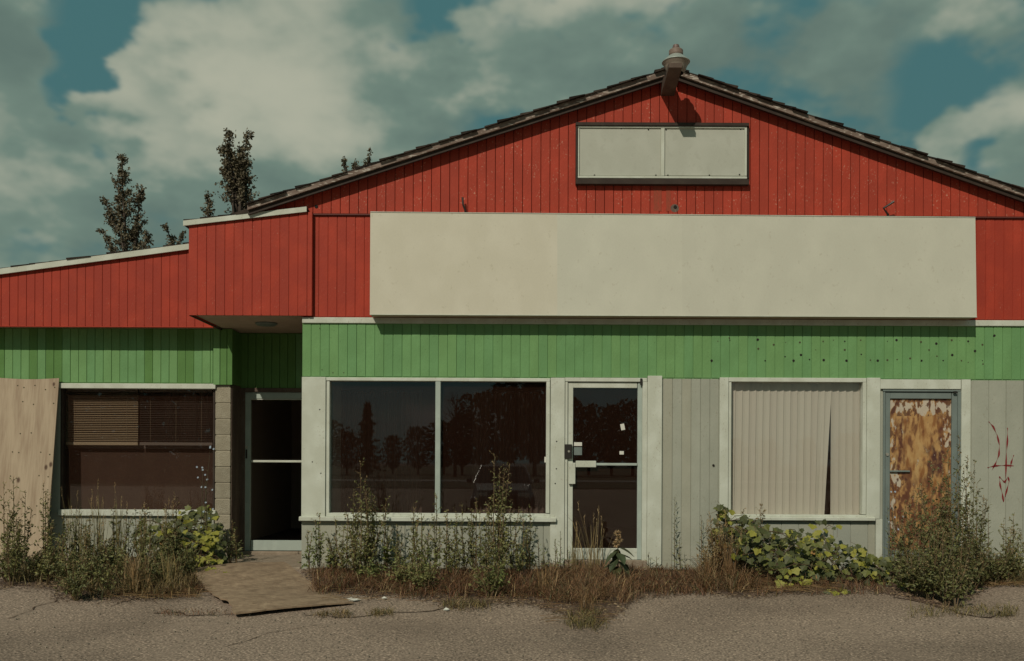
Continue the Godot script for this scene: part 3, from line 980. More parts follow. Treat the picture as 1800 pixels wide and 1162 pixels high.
func panel_mesh(size: Vector3) -> ArrayMesh:               # slightly buckled sheet with its own texture coordinates
	var m := MB.new()
	var nx := 12
	var ny := 26
	var f := FastNoiseLite.new()
	f.seed = 12
	f.frequency = 3.0
	var p := func(i: int, j: int) -> Vector3:
		var x := (float(i) / nx - 0.5) * size.x
		var y := (float(j) / ny - 0.5) * size.y
		return Vector3(x, y, f.get_noise_2d(x, y) * 0.006)
	for i in nx:
		for j in ny:
			var ua := Vector2(float(i) / nx, 1.0 - float(j) / ny)
			var ub := Vector2(float(i + 1) / nx, 1.0 - float(j + 1) / ny)
			var a: Vector3 = p.call(i, j)
			var b: Vector3 = p.call(i, j + 1)
			var c: Vector3 = p.call(i + 1, j + 1)
			var d: Vector3 = p.call(i + 1, j)
			m.triu(a, b, c, ua, Vector2(ua.x, ub.y), ub)
			m.triu(a, c, d, ua, ub, Vector2(ub.x, ua.y))
	return m.mesh()

func rust_material() -> StandardMaterial3D:
	var w := 320
	var h := 800
	var n := FastNoiseLite.new()
	n.seed = 31
	n.frequency = 0.011
	n.fractal_octaves = 6
	var n2 := FastNoiseLite.new()
	n2.seed = 32
	n2.frequency = 0.03
	n2.fractal_octaves = 4
	var im := Image.create(w, h, false, Image.FORMAT_RGB8)
	var tan_ := Color(0.40, 0.215, 0.075)
	var pale := Color(0.50, 0.33, 0.14)
	var orange := Color(0.27, 0.115, 0.032)
	var brown := Color(0.105, 0.032, 0.014)
	var maroon := Color(0.062, 0.018, 0.014)
	var ash := Color(0.50, 0.44, 0.35)
	for y in h:
		for x in w:
			var u := x / float(w)
			var v := y / float(h)
			var a := n.get_noise_2d(x * 1.2, y * 0.6)
			var b := n2.get_noise_2d(x, y * 0.5)
			var st := n2.get_noise_2d(x * 0.7 + 500.0, y * 0.22)
			var c := tan_.lerp(pale, clampf(a * 1.0 + 0.35 + b * 0.25, 0, 1))
			c = c.lerp(orange, clampf(st * 1.9 + a * 1.1 + (u - 0.5) * 1.0 * float(u > 0.5), 0, 1))
			c = c.lerp(brown, clampf((-a - 0.16) * 3.0 + st * 0.8, 0, 0.75))
			# dark runs at both sides of the pale middle and across at mid height
			var side := maxf(exp(-pow((u - 0.17 + 0.05 * a) / 0.075, 2)), 0.8 * exp(-pow((u - 0.83 + 0.06 * a) / 0.06, 2)))
			c = c.lerp(brown, clampf(side * (0.85 + b * 1.5) * float(v < 0.5) + st * 0.5 - 0.05, 0, 1))
			c = c.lerp(maroon, clampf(exp(-pow((u - 0.72) / 0.13, 2) - pow((v - 0.41) / 0.10, 2)) * 1.2 + b - 0.25, 0, 1))
			var mott := clampf((v - 0.47) * 7.0, 0, 1)
			c = c.lerp(brown, mott * clampf(0.42 + b * 2.4, 0, 0.9))
			c = c.lerp(maroon, clampf((v - 0.62) * 3.0, 0, 1) * clampf(0.2 + a * 2.0, 0, 0.8))
			# torn pale paper along the top and the edges
			var rim := maxf(exp(-pow((v - 0.055) / 0.055, 2)), maxf(0.75 * exp(-pow((u - 0.93) / 0.09, 2)) * float(v < 0.32), 0.9 * exp(-pow((u - 0.12) / 0.16, 2) - pow((v - 0.54) / 0.035, 2))))
			rim = maxf(rim, 0.6 * exp(-pow((u - 0.05) / 0.06, 2)))
			var flake := clampf((rim * 0.95 + b * 1.0 + a * 0.6 - 0.66) * 5.0, 0, 1)
			c = c.lerp(ash, flake * 0.92)
			if rim > 0.3 and b < -0.16:
				c = c.lerp(maroon, 0.75)
			im.set_pixel(x, y, c.linear_to_srgb())
	var m := StandardMaterial3D.new()
	m.albedo_texture = ImageTexture.create_from_image(im)
	m.roughness = 0.6
	m.cull_mode = BaseMaterial3D.CULL_DISABLED
	return m

# ------------------------------------------------------------------ the low wing with its entrance canopy
const ZR := -0.87     # red face of the wing
const ZG := -1.15     # green wall of the wing
const ZD := -1.55     # back of the entrance alcove
const XW := -8.8
const CL := -3.73     # canopy, left and right
const CR := -2.305

func wing_top(x: float) -> float:
	return 3.945 + 0.137 * (x + 3.95)

func canopy_top(x: float) -> float:
	return 3.985 + 0.119 * (x + 3.794)

func build_wing() -> void:
	var b := thing("side_wing", "low red and green wing with sloping roof and recessed entrance", "building")
	var reds := three(M.red, 0.018)
	var greens := three(M.green_vignette, 0.022)
	var greys := three(M.grey, 0.02)
	var shing := three(M.shingle, 0.25)
	# walls
	var core := hub(b, "wall")
	var poly := PackedVector2Array([Vector2(XW, RB + 0.012), Vector2(CL, RB + 0.012), Vector2(CL, wing_top(CL) - 0.07), Vector2(XW, wing_top(XW) - 0.07)])
	part(core, "red_core", prism(poly, ZR - 0.1, ZR - 0.006), M.red)
	var wl := pt(105, 780, ZG).x
	var wr := pt(377, 780, ZG).x
	var pr := pt(405, 800, ZG).x
	var sill := pt(240, 900, ZG).y
	wbox(core, "lintel", M.green_vignette, XW, 2.215, ZG - 0.15, pr, RB + 0.05, ZG - 0.006)
	wbox(core, "pier", M.grey, XW, -0.1, ZG - 0.15, wl, 2.214, ZG - 0.018)
	wbox(core, "apron_wall", M.grey, wl + 0.001, -0.1, ZG - 0.15, wr, sill, ZG - 0.018)
	wbox(core, "end_wall", M.grey, XW, -0.1, -9.0, XW + 0.14, wing_top(XW) - 0.08, ZG - 0.151)
	wbox(core, "rear_wall", M.grey, XW + 0.141, -0.1, -9.0, XL - 0.01, wing_top(XW) - 0.08, -8.86)
	wbox(core, "alcove_lintel", M.green_vignette, pr + 0.002, 2.2, ZD - 0.12, XL - 0.003, RB + 0.05, ZD - 0.018)
	var room := hub(b, "interior")
	wbox(room, "floor", M.carpet, XW + 0.145, -0.05, -8.85, XL - 0.004, 0.05, ZD - 0.002)
	wbox(room, "floor", M.carpet, XW + 0.145, -0.05, ZD - 0.001, pr - 0.25, 0.05, ZG - 0.152)
	wbox(room, "ceiling", M.inside_dark, XW + 0.145, 2.6, -8.85, XL - 0.004, 2.7, ZD - 0.125)
	wbox(room, "ceiling", M.inside_dark, XW + 0.145, 2.6, ZD - 0.124, pr - 0.22, 2.7, ZG - 0.152)
	wbox(room, "back_wall", M.inside_dark, XW + 0.145, 0.051, -6.0, XL - 0.004, 2.599, -5.9)
	wbox(room, "partition", M.inside_dark, pr - 0.42, 0.051, -5.89, pr - 0.32, 2.599, ZD - 0.3)
	# siding
	var rs := hub(b, "red_siding")
	boards(rs, reds, XW, CL - 0.004, 0.1052, RB, func(x: float) -> float: return wing_top(x) - 0.055, ZR)
	wbox(rs, "bottom_trim", M.red, XW, RB - 0.014, ZR - 0.03, CL - 0.002, RB - 0.001, ZR + 0.012, 0.003)
	var gs := hub(b, "green_siding")
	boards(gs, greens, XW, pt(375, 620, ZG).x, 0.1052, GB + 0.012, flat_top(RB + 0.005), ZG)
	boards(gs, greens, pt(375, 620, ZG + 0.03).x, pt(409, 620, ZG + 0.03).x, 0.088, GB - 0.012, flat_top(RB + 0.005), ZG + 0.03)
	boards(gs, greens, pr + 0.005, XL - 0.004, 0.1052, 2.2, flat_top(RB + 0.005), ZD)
	wbox(gs, "corner_board", M.green_vignette, pr + 0.004, GB, ZD, pr + 0.02, RB + 0.004, ZG + 0.012, 0.002)
	var gy := hub(b, "grey_siding")
	boards(gy, greys, pt(20, 930, ZG).x - 1.5, wr, 0.2, -0.02, flat_top(sill - 0.01), ZG - 0.001)
	# canopy
	var cp := hub(b, "canopy")
	boards(cp, reds, CL, CR, 0.1052, RB, func(x: float) -> float: return canopy_top(x) - 0.055, 0.06)
	var cpoly := PackedVector2Array([Vector2(CL + 0.003, RB + 0.012), Vector2(CR - 0.003, RB + 0.012), Vector2(CR - 0.003, canopy_top(CR) - 0.07), Vector2(CL + 0.003, canopy_top(CL) - 0.07)])
	part(cp, "front_core", prism(cpoly, 0.021, 0.0535), M.red)
	wbox(cp, "side_panel", M.red, CL + 0.003, RB + 0.004, ZR - 0.013, CL + 0.03, canopy_top(CL) - 0.07, 0.0205)
	wbox(cp, "soffit", M.soffit, CL + 0.031, RB + 0.018, ZD - 0.01, XL - 0.002, RB + 0.05, 0.0205)
	wbox(cp, "soffit_trim", M.dark_frame, CL + 0.004, RB - 0.008, ZG - 0.01, CL + 0.03, RB + 0.003, 0.04, 0.003)
	var rf := part(cp, "soffit_light", lathe([[0.13, 0.0], [0.135, -0.012], [0.11, -0.03], [0.06, -0.034], [0.0, -0.035]], 20), M.alu_dull, Vector3(-3.02, RB + 0.018, -0.66))
	rf.set_meta("label", "round unlit ceiling light under the canopy")
	wbox(b, "soffit", M.soffit, XW, RB + 0.014, ZG - 0.017, CL - 0.001, RB + 0.04, ZR - 0.015)
	# roof
	var roof := hub(b, "roof")
	part(roof, "deck", slope_slab(Vector2(XW - 0.2, wing_top(XW - 0.2)), Vector2(XL - 0.005, wing_top(XL)), 0.05, -9.2, ZR + 0.02), M.shingle)
	part(roof, "deck", slope_slab(Vector2(CL - 0.05, canopy_top(CL - 0.05)), Vector2(CR - 0.06, canopy_top(CR - 0.06)), 0.05, ZR + 0.021, 0.068), M.shingle)
	part(roof, "fascia", slope_slab(Vector2(XW - 0.2, wing_top(XW - 0.2) + 0.004), Vector2(CL, wing_top(CL) + 0.004), 0.07, ZR + 0.021, ZR + 0.045), M.white)
	part(roof, "fascia", slope_slab(Vector2(CL - 0.055, canopy_top(CL - 0.055) + 0.004), Vector2(CR - 0.065, canopy_top(CR - 0.065) + 0.004), 0.058, 0.069, 0.092), M.white)
	courses(roof, Vector2(XW - 0.2, wing_top(XW - 0.2) + 0.002), Vector2(CL - 0.06, wing_top(CL - 0.06) + 0.002), 0.24, -9.2, ZR + 0.03, shing)
	courses(roof, Vector2(CL - 0.06, canopy_top(CL - 0.06) + 0.002), Vector2(-2.95, canopy_top(-2.95) + 0.002), 0.2, ZR - 0.2, 0.07, shing)
	# block pillar
	var pil := hub(b, "block_pillar")
	var px0 := pt(378, 800, ZG).x
	wbox(pil, "core", M.mortar, px0 + 0.008, -0.05, ZG - 0.36, pr - 0.008, GB - 0.014, ZG - 0.008)
	var y := -0.06
	while y < GB - 0.05:
		var top := minf(y + 0.2035, GB - 0.013)
		wbox(pil, "block", toned(M.block, rng.randf_range(0.86, 1.0)), px0, y + 0.005, ZG - 0.37, pr, top - 0.005, ZG + rng.randf_range(-0.002, 0.002), 0.006)
		y += 0.2035
	wbox(pil, "side_panel", M.jamb, pr + 0.001, 0.0, ZD, pr + 0.012, GB - 0.02, ZG - 0.02, 0.002)
	# window
	var w := hub(b, "shop_window")
	pbox(w, "head_trim", M.white, 104, 674, 378.5, 683, ZG - 0.1, ZG + 0.03)
	pbox(w, "sill", M.white, 102, 896.5, 378.5, 907, ZG - 0.1, ZG + 0.045)
	pbox(w, "jamb", M.dark_frame, 105, 683.2, 109, 896.3, ZG - 0.12, ZG - 0.02)
	pbox(w, "jamb", M.dark_frame, 374, 683.2, 377.5, 896.3, ZG - 0.12, ZG - 0.02)
	pbox(w, "pane", M.glass, 108.5, 682, 374.5, 897, ZG - 0.075, ZG - 0.069, 0.001)
	# recessed door
	var d := hub(b, "recessed_door")
	pbox(d, "jamb", M.jamb, 420, 682, 429.5, 978, ZD - 0.1, ZD + 0.02)
	pbox(d, "head", M.jamb, 429.8, 682, 556, 689, ZD - 0.1, ZD + 0.02)
	pbox(d, "stile", M.alu, 430, 689.5, 440, 968, ZD - 0.06, ZD - 0.012)
	pbox(d, "stile", M.alu, 540, 689.5, 549, 968, ZD - 0.06, ZD - 0.012)
	pbox(d, "top_rail", M.alu, 440.3, 689.5, 539.7, 701, ZD - 0.06, ZD - 0.013)
	pbox(d, "bottom_rail", M.alu, 440.3, 950, 539.7, 968, ZD - 0.06, ZD - 0.013)
	pbox(d, "push_bar", M.white, 440.5, 809, 539.5, 813, ZD - 0.04, ZD - 0.005)
	pbox(d, "beading", M.white, 440.3, 701.2, 539.7, 702.8, ZD - 0.05, ZD - 0.02, 0.001)
	part(d, "lock", disc(0.02, 0.014), M.bare_metal, pt(433.5, 786, ZD - 0.012))
	pbox(d, "latch", M.black, 431.5, 790, 434.5, 806, ZD - 0.011, ZD - 0.004)
	wbox(d, "step", M.concrete, pr + 0.014, -0.08, ZD - 0.1, XL - 0.006, pt(480, 969, ZD).y, ZD + 0.06, 0.01)
	# alcove slab
	wbox(b, "alcove_slab", M.concrete, pr + 0.014, -0.12, ZD + 0.062, XL - 0.004, 0.012, 0.03, 0.01)

# ------------------------------------------------------------------ blinds, curtains
func wavy(x0: float, x1: float, y0: float, y1: float, z: float, amp: float, waves: float, sd: int) -> ArrayMesh:
	var st := SurfaceTool.new()
	st.begin(Mesh.PRIMITIVE_TRIANGLES)
	st.set_smooth_group(0)
	var r := RandomNumberGenerator.new()
	r.seed = sd
	var n := int(waves * 8.0)
	var ph := r.randf() * 6.0
	var pts := []
	for i in n + 1:
		var t := float(i) / n
		pts.append(Vector2(lerpf(x0, x1, t), z + sin(t * TAU * waves + ph + 0.8 * sin(t * 9.0 + ph)) * amp * (0.7 + 0.3 * sin(t * 17.0))))
	for i in n:
		var a: Vector2 = pts[i]
		var b: Vector2 = pts[i + 1]
		for q in [Vector3(a.x, y0, a.y), Vector3(a.x, y1, a.y), Vector3(b.x, y1, b.y), Vector3(a.x, y0, a.y), Vector3(b.x, y1, b.y), Vector3(b.x, y0, b.y)]:
			st.add_vertex(q)
	st.generate_normals()
	return st.commit()

func build_window_dressing() -> void:
	# brown drapes behind the display window
	var y0 := pt(700, 905, 0).y
	var runs := [[582, 660, 0], [668, 700, 1], [704, 742, 0], [830, 862, 1], [868, 905, 0], [910, 958, 1]]
	for i in runs.size():
		var s: Array = runs[i]
		var c := thing("curtain", "dark brown drape hanging in folds behind the display window", "curtain", Vector3.ZERO, "drapes behind the display window")
		part(c, "cloth", wavy(pt(s[0], 780, -1.75).x, pt(s[1], 780, -1.75).x, 0.2, 2.18, -1.75, 0.035, (s[1] - s[0]) / 9.0, 60 + i), M.drape_light if s[2] else M.drape)
		wbox(c, "rail", M.black, pt(s[0], 780, -1.75).x, 2.17, -1.79, pt(s[1], 780, -1.75).x, 2.2, -1.72)
	# vertical blind in the office window
	var vb := thing("vertical_blind", "pale grey vertical slat blind with one gap in the office window", "blind")
	var zb := -0.095
	var x := 1279.0
	var k := 0
	var yt := pt(1400, 668, zb).y
	var yb := pt(1400, 904, zb).y - 0.01
	while x < 1522.0:
		var a := pt(x, 790, zb).x
		var c := pt(x + 13.6, 790, zb).x
		var shift := 0.0
		var cx := x + 6.8
		if cx > 1425.0 and cx < 1462.0:
			shift = -0.085 if cx > 1444.0 else -0.035
		elif cx <= 1425.0:
			shift = -0.016
		if x > 1500 and x < 1512:
			shift = 0.01
		var m := MB.new()
		var ends := []
		for e in [[yb, shift], [yt, 0.0]]:
			var row := []
			for j in 5:
				var t := j / 4.0
				row.append(Vector3(lerpf(a, c, t) + float(e[1]), e[0], zb - 0.010 * sin(t * PI) + 0.010 * (t - 0.5)))
			ends.append(row)
		for j in 4:
			m.quad(ends[0][j], ends[1][j], ends[1][j + 1], ends[0][j + 1])
			var back := Vector3(0, 0, -0.0012)
			m.quad(ends[0][j + 1] + back, ends[1][j + 1] + back, ends[1][j] + back, ends[0][j] + back)
		part(vb, "slat", m.mesh(), M.blind if k % 3 else M.blind_b)
		k += 1
		x += 12.1
	pbox(vb, "head_rail", M.blind_b, 1278, 664, 1524, 670, zb - 0.03, zb + 0.02)
	pbox(vb, "cord", M.blind, 1509, 670, 1510, 902, zb + 0.012, zb + 0.015, 0.001)
	# venetian blinds and a brown board in the wing window
	for s in [[112, 243, 0.5, M.venetian, "venetian blind with slats tilted shut, lit tan tone painted in, upper half of wing window"], [246, 374, 0.18, M.venetian_dark, "venetian blind with slats level, shade painted into its colour, beside the lit one"]]:
		var v := thing("venetian_blind", s[4], "blind")
		var z := ZG - 0.15
		var xa := pt(s[0], 730, z).x
		var xb := pt(s[1], 730, z).x
		var top := pt(180, 688, z).y
		var bot := pt(180, 776, z).y
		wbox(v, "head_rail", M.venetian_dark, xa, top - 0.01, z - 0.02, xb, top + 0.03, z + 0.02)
		var n := 27
		for i in n:
			var o := wbox(v, "slat", s[3], -(xb - xa) / 2, -0.0006, -0.0125, (xb - xa) / 2, 0.0006, 0.0125, 0.0002)
			o.position = Vector3((xa + xb) / 2, lerpf(bot, top - 0.02, (i + 0.5) / n) + rng.randf_range(-0.0015, 0.0015), z)
			o.rotation.x = s[2] + rng.randf_range(-0.05, 0.05)
			o.rotation.z = rng.randf_range(-0.003, 0.003)
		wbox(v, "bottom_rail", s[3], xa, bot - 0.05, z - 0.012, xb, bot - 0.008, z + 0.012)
		for t in [0.15, 0.5, 0.85]:
			wbox(v, "ladder_cord", M.venetian, lerpf(xa, xb, t) - 0.001, bot, z + 0.013, lerpf(xa, xb, t) + 0.001, top, z + 0.0145, 0.0004)
	var hb := thing("fibreboard_panel", "plain brown board standing behind the lower half of wing window", "board")
	pbox(hb, "board", M.hardboard, 107, 789, 378, 899, ZG - 0.26, ZG - 0.245)
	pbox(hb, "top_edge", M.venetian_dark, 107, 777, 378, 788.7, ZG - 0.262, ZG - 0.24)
	for s in [[318, 345], [350, 366], [290, 303]]:
		var c := thing("curtain", "narrow dark drape behind the shade toned venetian blind", "curtain", Vector3.ZERO, "drapes behind the wing window")
		part(c, "cloth", wavy(pt(s[0], 730, ZG - 0.4).x, pt(s[1], 730, ZG - 0.4).x, 0.3, 2.2, ZG - 0.4, 0.03, 2.0, s[0]), M.drape_light)

# ------------------------------------------------------------------ sign box and yard light
func build_sign() -> void:
	var s := thing("sign_box", "long blank cream sign box mounted across the red front", "sign")
	var zf := 0.215
	var tl := pt(651, 372, zf)
	var tr := pt(1714.5, 381.5, zf)
	var bl := pt(650, 553.5, zf)
	var br := pt(1717, 558, zf)
	var cuts := [0.0, 0.309, 0.515, 1.0]
	var mats := [M.sign_warm, M.sign_cool, M.sign_pale]
	for i in 3:
		var a0: Vector3 = bl.lerp(br, cuts[i] + 0.0)
		var a1: Vector3 = bl.lerp(br, cuts[i + 1])
		var c0: Vector3 = tl.lerp(tr, cuts[i] + 0.0)
		var c1: Vector3 = tl.lerp(tr, cuts[i + 1])
		var m := MB.new()
		var bk := Vector3(0, 0, -0.02)
		m.hexa([a0 + bk, a1 + bk, c1 + bk, c0 + bk, a0, a1, c1, c0])
		part(s, "panel", m.mesh(), mats[i])
	var box := MB.new()
	var z0 := Vector3(0, 0, 0.026 - zf)
	var z1 := Vector3(0, 0, -0.0205)
	var ins := Vector3(0.004, 0.004, 0)
	box.hexa([bl + z0 + ins, br + z0 + Vector3(-0.004, 0.004, 0), tr + z0 - ins, tl + z0 + Vector3(0.004, -0.004, 0), bl + z1 + ins, br + z1 + Vector3(-0.004, 0.004, 0), tr + z1 - ins, tl + z1 + Vector3(0.004, -0.004, 0)])
	part(s, "casing", box.mesh(), M.soffit)
	# thin retaining edges
	for e in [[bl, br, Vector3(0, 0.007, 0)], [tl, tr, Vector3(0, -0.007, 0)]]:
		var m := MB.new()
		var up: Vector3 = e[2]
		var p: Vector3 = e[0]
		var q: Vector3 = e[1]
		if up.y < 0.0:
			p += up
			q += up
			up = -up
		m.hexa([p + Vector3(0, 0, 0.0005), q + Vector3(0, 0, 0.0005), q + up + Vector3(0, 0, 0.0005), p + up + Vector3(0, 0, 0.0005), p + Vector3(0, 0, 0.006), q + Vector3(0, 0, 0.006), q + up + Vector3(0, 0, 0.006), p + up + Vector3(0, 0, 0.006)])
		part(s, "edge_trim", m.mesh(), M.white)
	# yard light on the ridge plank
	var l := thing("yard_light", "round metal yard light with flared shade on the roof ridge plank", "lamp", Vector3(1.79, 5.585, 0.50))
	part(l, "bowl", lathe([[0.085, -0.05], [0.105, -0.02], [0.125, 0.03], [0.145, 0.062], [0.148, 0.068]], 24), plain(0.27, 0.225, 0.18, 0.5))
	part(l, "shade", lathe([[0.148, 0.066], [0.155, 0.070], [0.152, 0.078], [0.11, 0.115], [0.075, 0.145], [0.07, 0.15]], 24), plain(0.36, 0.40, 0.36, 0.4, 0.3))
	part(l, "housing", lathe([[0.074, 0.148], [0.078, 0.16], [0.078, 0.20], [0.066, 0.212], [0.035, 0.214]], 20), plain(0.20, 0.145, 0.115, 0.6))
	part(l, "photocell", lathe([[0.04, 0.213], [0.04, 0.235], [0.033, 0.262], [0.0, 0.264]], 16), plain(0.14, 0.09, 0.075, 0.5))
	var br2 := MB.new()
	br2.tube([Vector3(0.0, -0.05, 0.0), Vector3(0.02, -0.03, 0.08), Vector3(0.05, 0.0, 0.1)], [0.014, 0.014, 0.012], 8, Color.WHITE, true)
	part(l, "bracket", br2.mesh(), M.rust)

# ------------------------------------------------------------------ plywood and chipboard
func build_loose_sheets() -> void:
	# plywood leaning over the end of the wing front
	var n := FastNoiseLite.new()
	n.seed = 70
	n.frequency = 0.006
	n.fractal_octaves = 5
	var im := Image.create(512, 1024, false, Image.FORMAT_RGB8)
	var kn := []
	var r := RandomNumberGenerator.new()
	r.seed = 3
	for i in 12:
		kn.append(Vector3(r.randf() * 512.0, r.randf() * 1024.0, r.randf_range(4.0, 9.0)))
	for y in 1024:
		for x in 512:
			var a := n.get_noise_2d(x * 3.2, y * 0.35)
			var g := n.get_noise_2d(x * 14.0, y * 1.2 + 900.0)
			var c := Color(0.43, 0.345, 0.245).lerp(Color(0.30, 0.22, 0.15), clampf(0.3 + a * 0.8 + g * 0.45, 0, 1))
			for k in kn:
				var d: float = Vector2(x - k.x, (y - k.y) * 0.6).length() / k.z
				if d < 2.2:
					c = c.lerp(Color(0.07, 0.035, 0.02), clampf(1.6 - d, 0, 0.9))
			im.set_pixel(x, y, c.linear_to_srgb())
	var pm := StandardMaterial3D.new()
	pm.albedo_texture = ImageTexture.create_from_image(im)
	pm.roughness = 0.85
	pm.cull_mode = BaseMaterial3D.CULL_DISABLED
	var top_r := pt(104, 667, ZG + 0.06)
	var w := 1.15
	var h := top_r.y + 0.02
	var ply := thing("plywood_sheet", "weathered tan plywood sheet leaning against the wing front", "plywood", Vector3(top_r.x - w / 2 - 0.03, -0.01, ZG + 0.26))
	var m := MB.new()
	var nx := 8
	var ny := 14
	var p := func(i: int, j: int, f: float) -> Vector3:
		var u := float(i) / nx
		var v := float(j) / ny
		var lean := -0.20 * v
		var skew := (v - 0.5) * 0.055
		return Vector3((u - 0.5) * w + skew, h * v + (0.01 * sin(u * 7.0) if j == ny else 0.0), lean + 0.02 * sin(u * 2.6) * (1.0 - v) + f)
	for i in nx:
		for j in ny:
			var ua := Vector2(float(i) / nx, 1.0 - float(j) / ny)
			var ub := Vector2(float(i + 1) / nx, 1.0 - float(j + 1) / ny)
			m.triu(p.call(i, j, 0.0), p.call(i, j + 1, 0.0), p.call(i + 1, j + 1, 0.0), ua, Vector2(ua.x, ub.y), ub)
			m.triu(p.call(i, j, 0.0), p.call(i + 1, j + 1, 0.0), p.call(i + 1, j, 0.0), ua, ub, Vector2(ub.x, ua.y))
			m.triu(p.call(i, j, -0.016), p.call(i + 1, j + 1, -0.016), p.call(i, j + 1, -0.016), ua, ub, ua)
			m.triu(p.call(i, j, -0.016), p.call(i + 1, j, -0.016), p.call(i + 1, j + 1, -0.016), ua, ua, ub)
	for j in ny:
		m.quad(p.call(nx, j, 0.0), p.call(nx, j + 1, 0.0), p.call(nx, j + 1, -0.016), p.call(nx, j, -0.016))
		m.quad(p.call(0, j, -0.016), p.call(0, j + 1, -0.016), p.call(0, j + 1, 0.0), p.call(0, j, 0.0))
	for i in nx:
		m.quad(p.call(i, ny, 0.0), p.call(i, ny, -0.016), p.call(i + 1, ny, -0.016), p.call(i + 1, ny, 0.0))
	part(ply, "sheet", m.mesh(), pm)
	for row in [0.95, 0.86, 0.70, 0.58, 0.46, 0.30, 0.18]:
		for u in [0.96, 0.86, 0.74, 0.62, 0.55]:
			if r.randf() < 0.7:
				var v: float = row + r.randf_range(-0.012, 0.012)
				part(ply, "screw_head", disc(0.009, 0.002), M.rust, Vector3((u - 0.5) * w + (v - 0.5) * 0.055, h * v, -0.20 * v + 0.02 * sin(u * 2.6) * (1.0 - v) + 0.0005))
	# chipboard sheet lying before the entrance
	var im2 := Image.create(768, 768, false, Image.FORMAT_RGB8)
	var cell := FastNoiseLite.new()
	cell.seed = 41
	cell.noise_type = FastNoiseLite.TYPE_CELLULAR
	cell.cellular_return_type = FastNoiseLite.RETURN_CELL_VALUE
	cell.frequency = 0.045
	var cell2 := FastNoiseLite.new()
	cell2.seed = 43
	cell2.noise_type = FastNoiseLite.TYPE_CELLULAR
	cell2.cellular_return_type = FastNoiseLite.RETURN_CELL_VALUE
	cell2.frequency = 0.034
	for y in 768:
		for x in 768:
			var a := cell.get_noise_2d(x * 1.0 + y * 0.5, y * 0.55 - x * 0.2)
			var b := cell2.get_noise_2d(x * 0.4 - y * 0.45, y * 1.1 + x * 0.5)
			var s := n.get_noise_2d(x * 1.1 + 300.0, y * 1.1)
			var k := 0.40 + a * 0.26 + b * 0.24 + s * 0.35 + (0.55 if a > 0.78 else 0.0) - (0.4 if b < -0.82 else 0.0)
			var c := Color(0.17, 0.115, 0.072).lerp(Color(0.40, 0.295, 0.195), clampf(k, 0, 1))
			im2.set_pixel(x, y, c.linear_to_srgb())
	var om := StandardMaterial3D.new()
	om.albedo_texture = ImageTexture.create_from_image(im2)
	om.roughness = 0.88
	om.cull_mode = BaseMaterial3D.CULL_DISABLED
	var fl := on_ground(414, 1086)
	var fr := on_ground(622, 1063)
	var bl_ := Vector3((337.0 - 900.0) * 10.35 / FOC, 0.0, 0.65)
	var br_ := Vector3((500.0 - 900.0) * 11.38 / FOC, 0.0, -0.38)
	var len_ := 2.6
	var osb := thing("chipboard_sheet", "warped brown chipboard sheet lying flat before the recessed entrance", "chipboard", Vector3(fl.x, 0, fl.z))
	var q := MB.new()
	var gx := 24
	var gy := 40
	var jag := FastNoiseLite.new()
	jag.seed = 6
	jag.frequency = 2.4
	var op := func(i: int, j: int, f: float) -> Vector3:
		var u := float(i) / gx
		var v := float(j) / gy
		var vl := v * len_
		var ps := fl.lerp(fr, u).lerp(bl_.lerp(br_, u), v)
		var e := jag.get_noise_1d(vl * 2.0) * 0.03
		if vl < 0.75:                       # splintered step in the left edge
			e -= 0.05 * smoothstep(0.0, 0.7, vl)
		ps += (fl - fr).normalized() * e * (1.0 - u)
		ps += (fr - fl).normalized() * 0.07 * sin(v * PI) * u * -1.0
		ps += (fl - bl_).normalized() * jag.get_noise_1d(u * 3.0 + 7.0) * 0.02 * (1.0 if j == 0 else 0.0)
		var y := gh(ps.x, ps.z) + 0.024 + 0.045 * smoothstep(0.45, 1.0, v) + 0.022 * sin(u * 4.0 + 0.4) * smoothstep(0.0, 0.4, v) + 0.012 * sin(v * 8.0 + u * 3.0) + (0.018 * (1.0 - u) * (1.0 - v))
		return Vector3(ps.x - fl.x, y + f, ps.z - fl.z)
	for i in gx:
		for j in gy:
			var ua := Vector2(float(i) / gx * 1.14 * 0.8, float(j) / gy * len_ * 0.8)
			var ub := Vector2(float(i + 1) / gx * 1.14 * 0.8, float(j + 1) / gy * len_ * 0.8)
			q.triu(op.call(i, j, 0.0), op.call(i, j + 1, 0.0), op.call(i + 1, j + 1, 0.0), ua, Vector2(ua.x, ub.y), ub)
			q.triu(op.call(i, j, 0.0), op.call(i + 1, j + 1, 0.0), op.call(i + 1, j, 0.0), ua, ub, Vector2(ub.x, ua.y))
			q.triu(op.call(i, j, -0.014), op.call(i + 1, j + 1, -0.014), op.call(i, j + 1, -0.014), ua, ub, ua)
			q.triu(op.call(i, j, -0.014), op.call(i + 1, j, -0.014), op.call(i + 1, j + 1, -0.014), ua, ua, ub)
	for i in gx:
		q.quad(op.call(i, 0, -0.014), op.call(i, 0, 0.0), op.call(i + 1, 0, 0.0), op.call(i + 1, 0, -0.014))
		q.quad(op.call(i, gy, 0.0), op.call(i, gy, -0.014), op.call(i + 1, gy, -0.014), op.call(i + 1, gy, 0.0))
	for j in gy:
		q.quad(op.call(0, j + 1, -0.014), op.call(0, j + 1, 0.0), op.call(0, j, 0.0), op.call(0, j, -0.014))
		q.quad(op.call(gx, j, -0.014), op.call(gx, j, 0.0), op.call(gx, j + 1, 0.0), op.call(gx, j + 1, -0.014))
	part(osb, "board", q.mesh(), om)

# ------------------------------------------------------------------ trees
func rand_dir(r: RandomNumberGenerator) -> Vector3:
	var v := Vector3(r.randfn(), r.randfn(), r.randfn())
	return v.normalized()

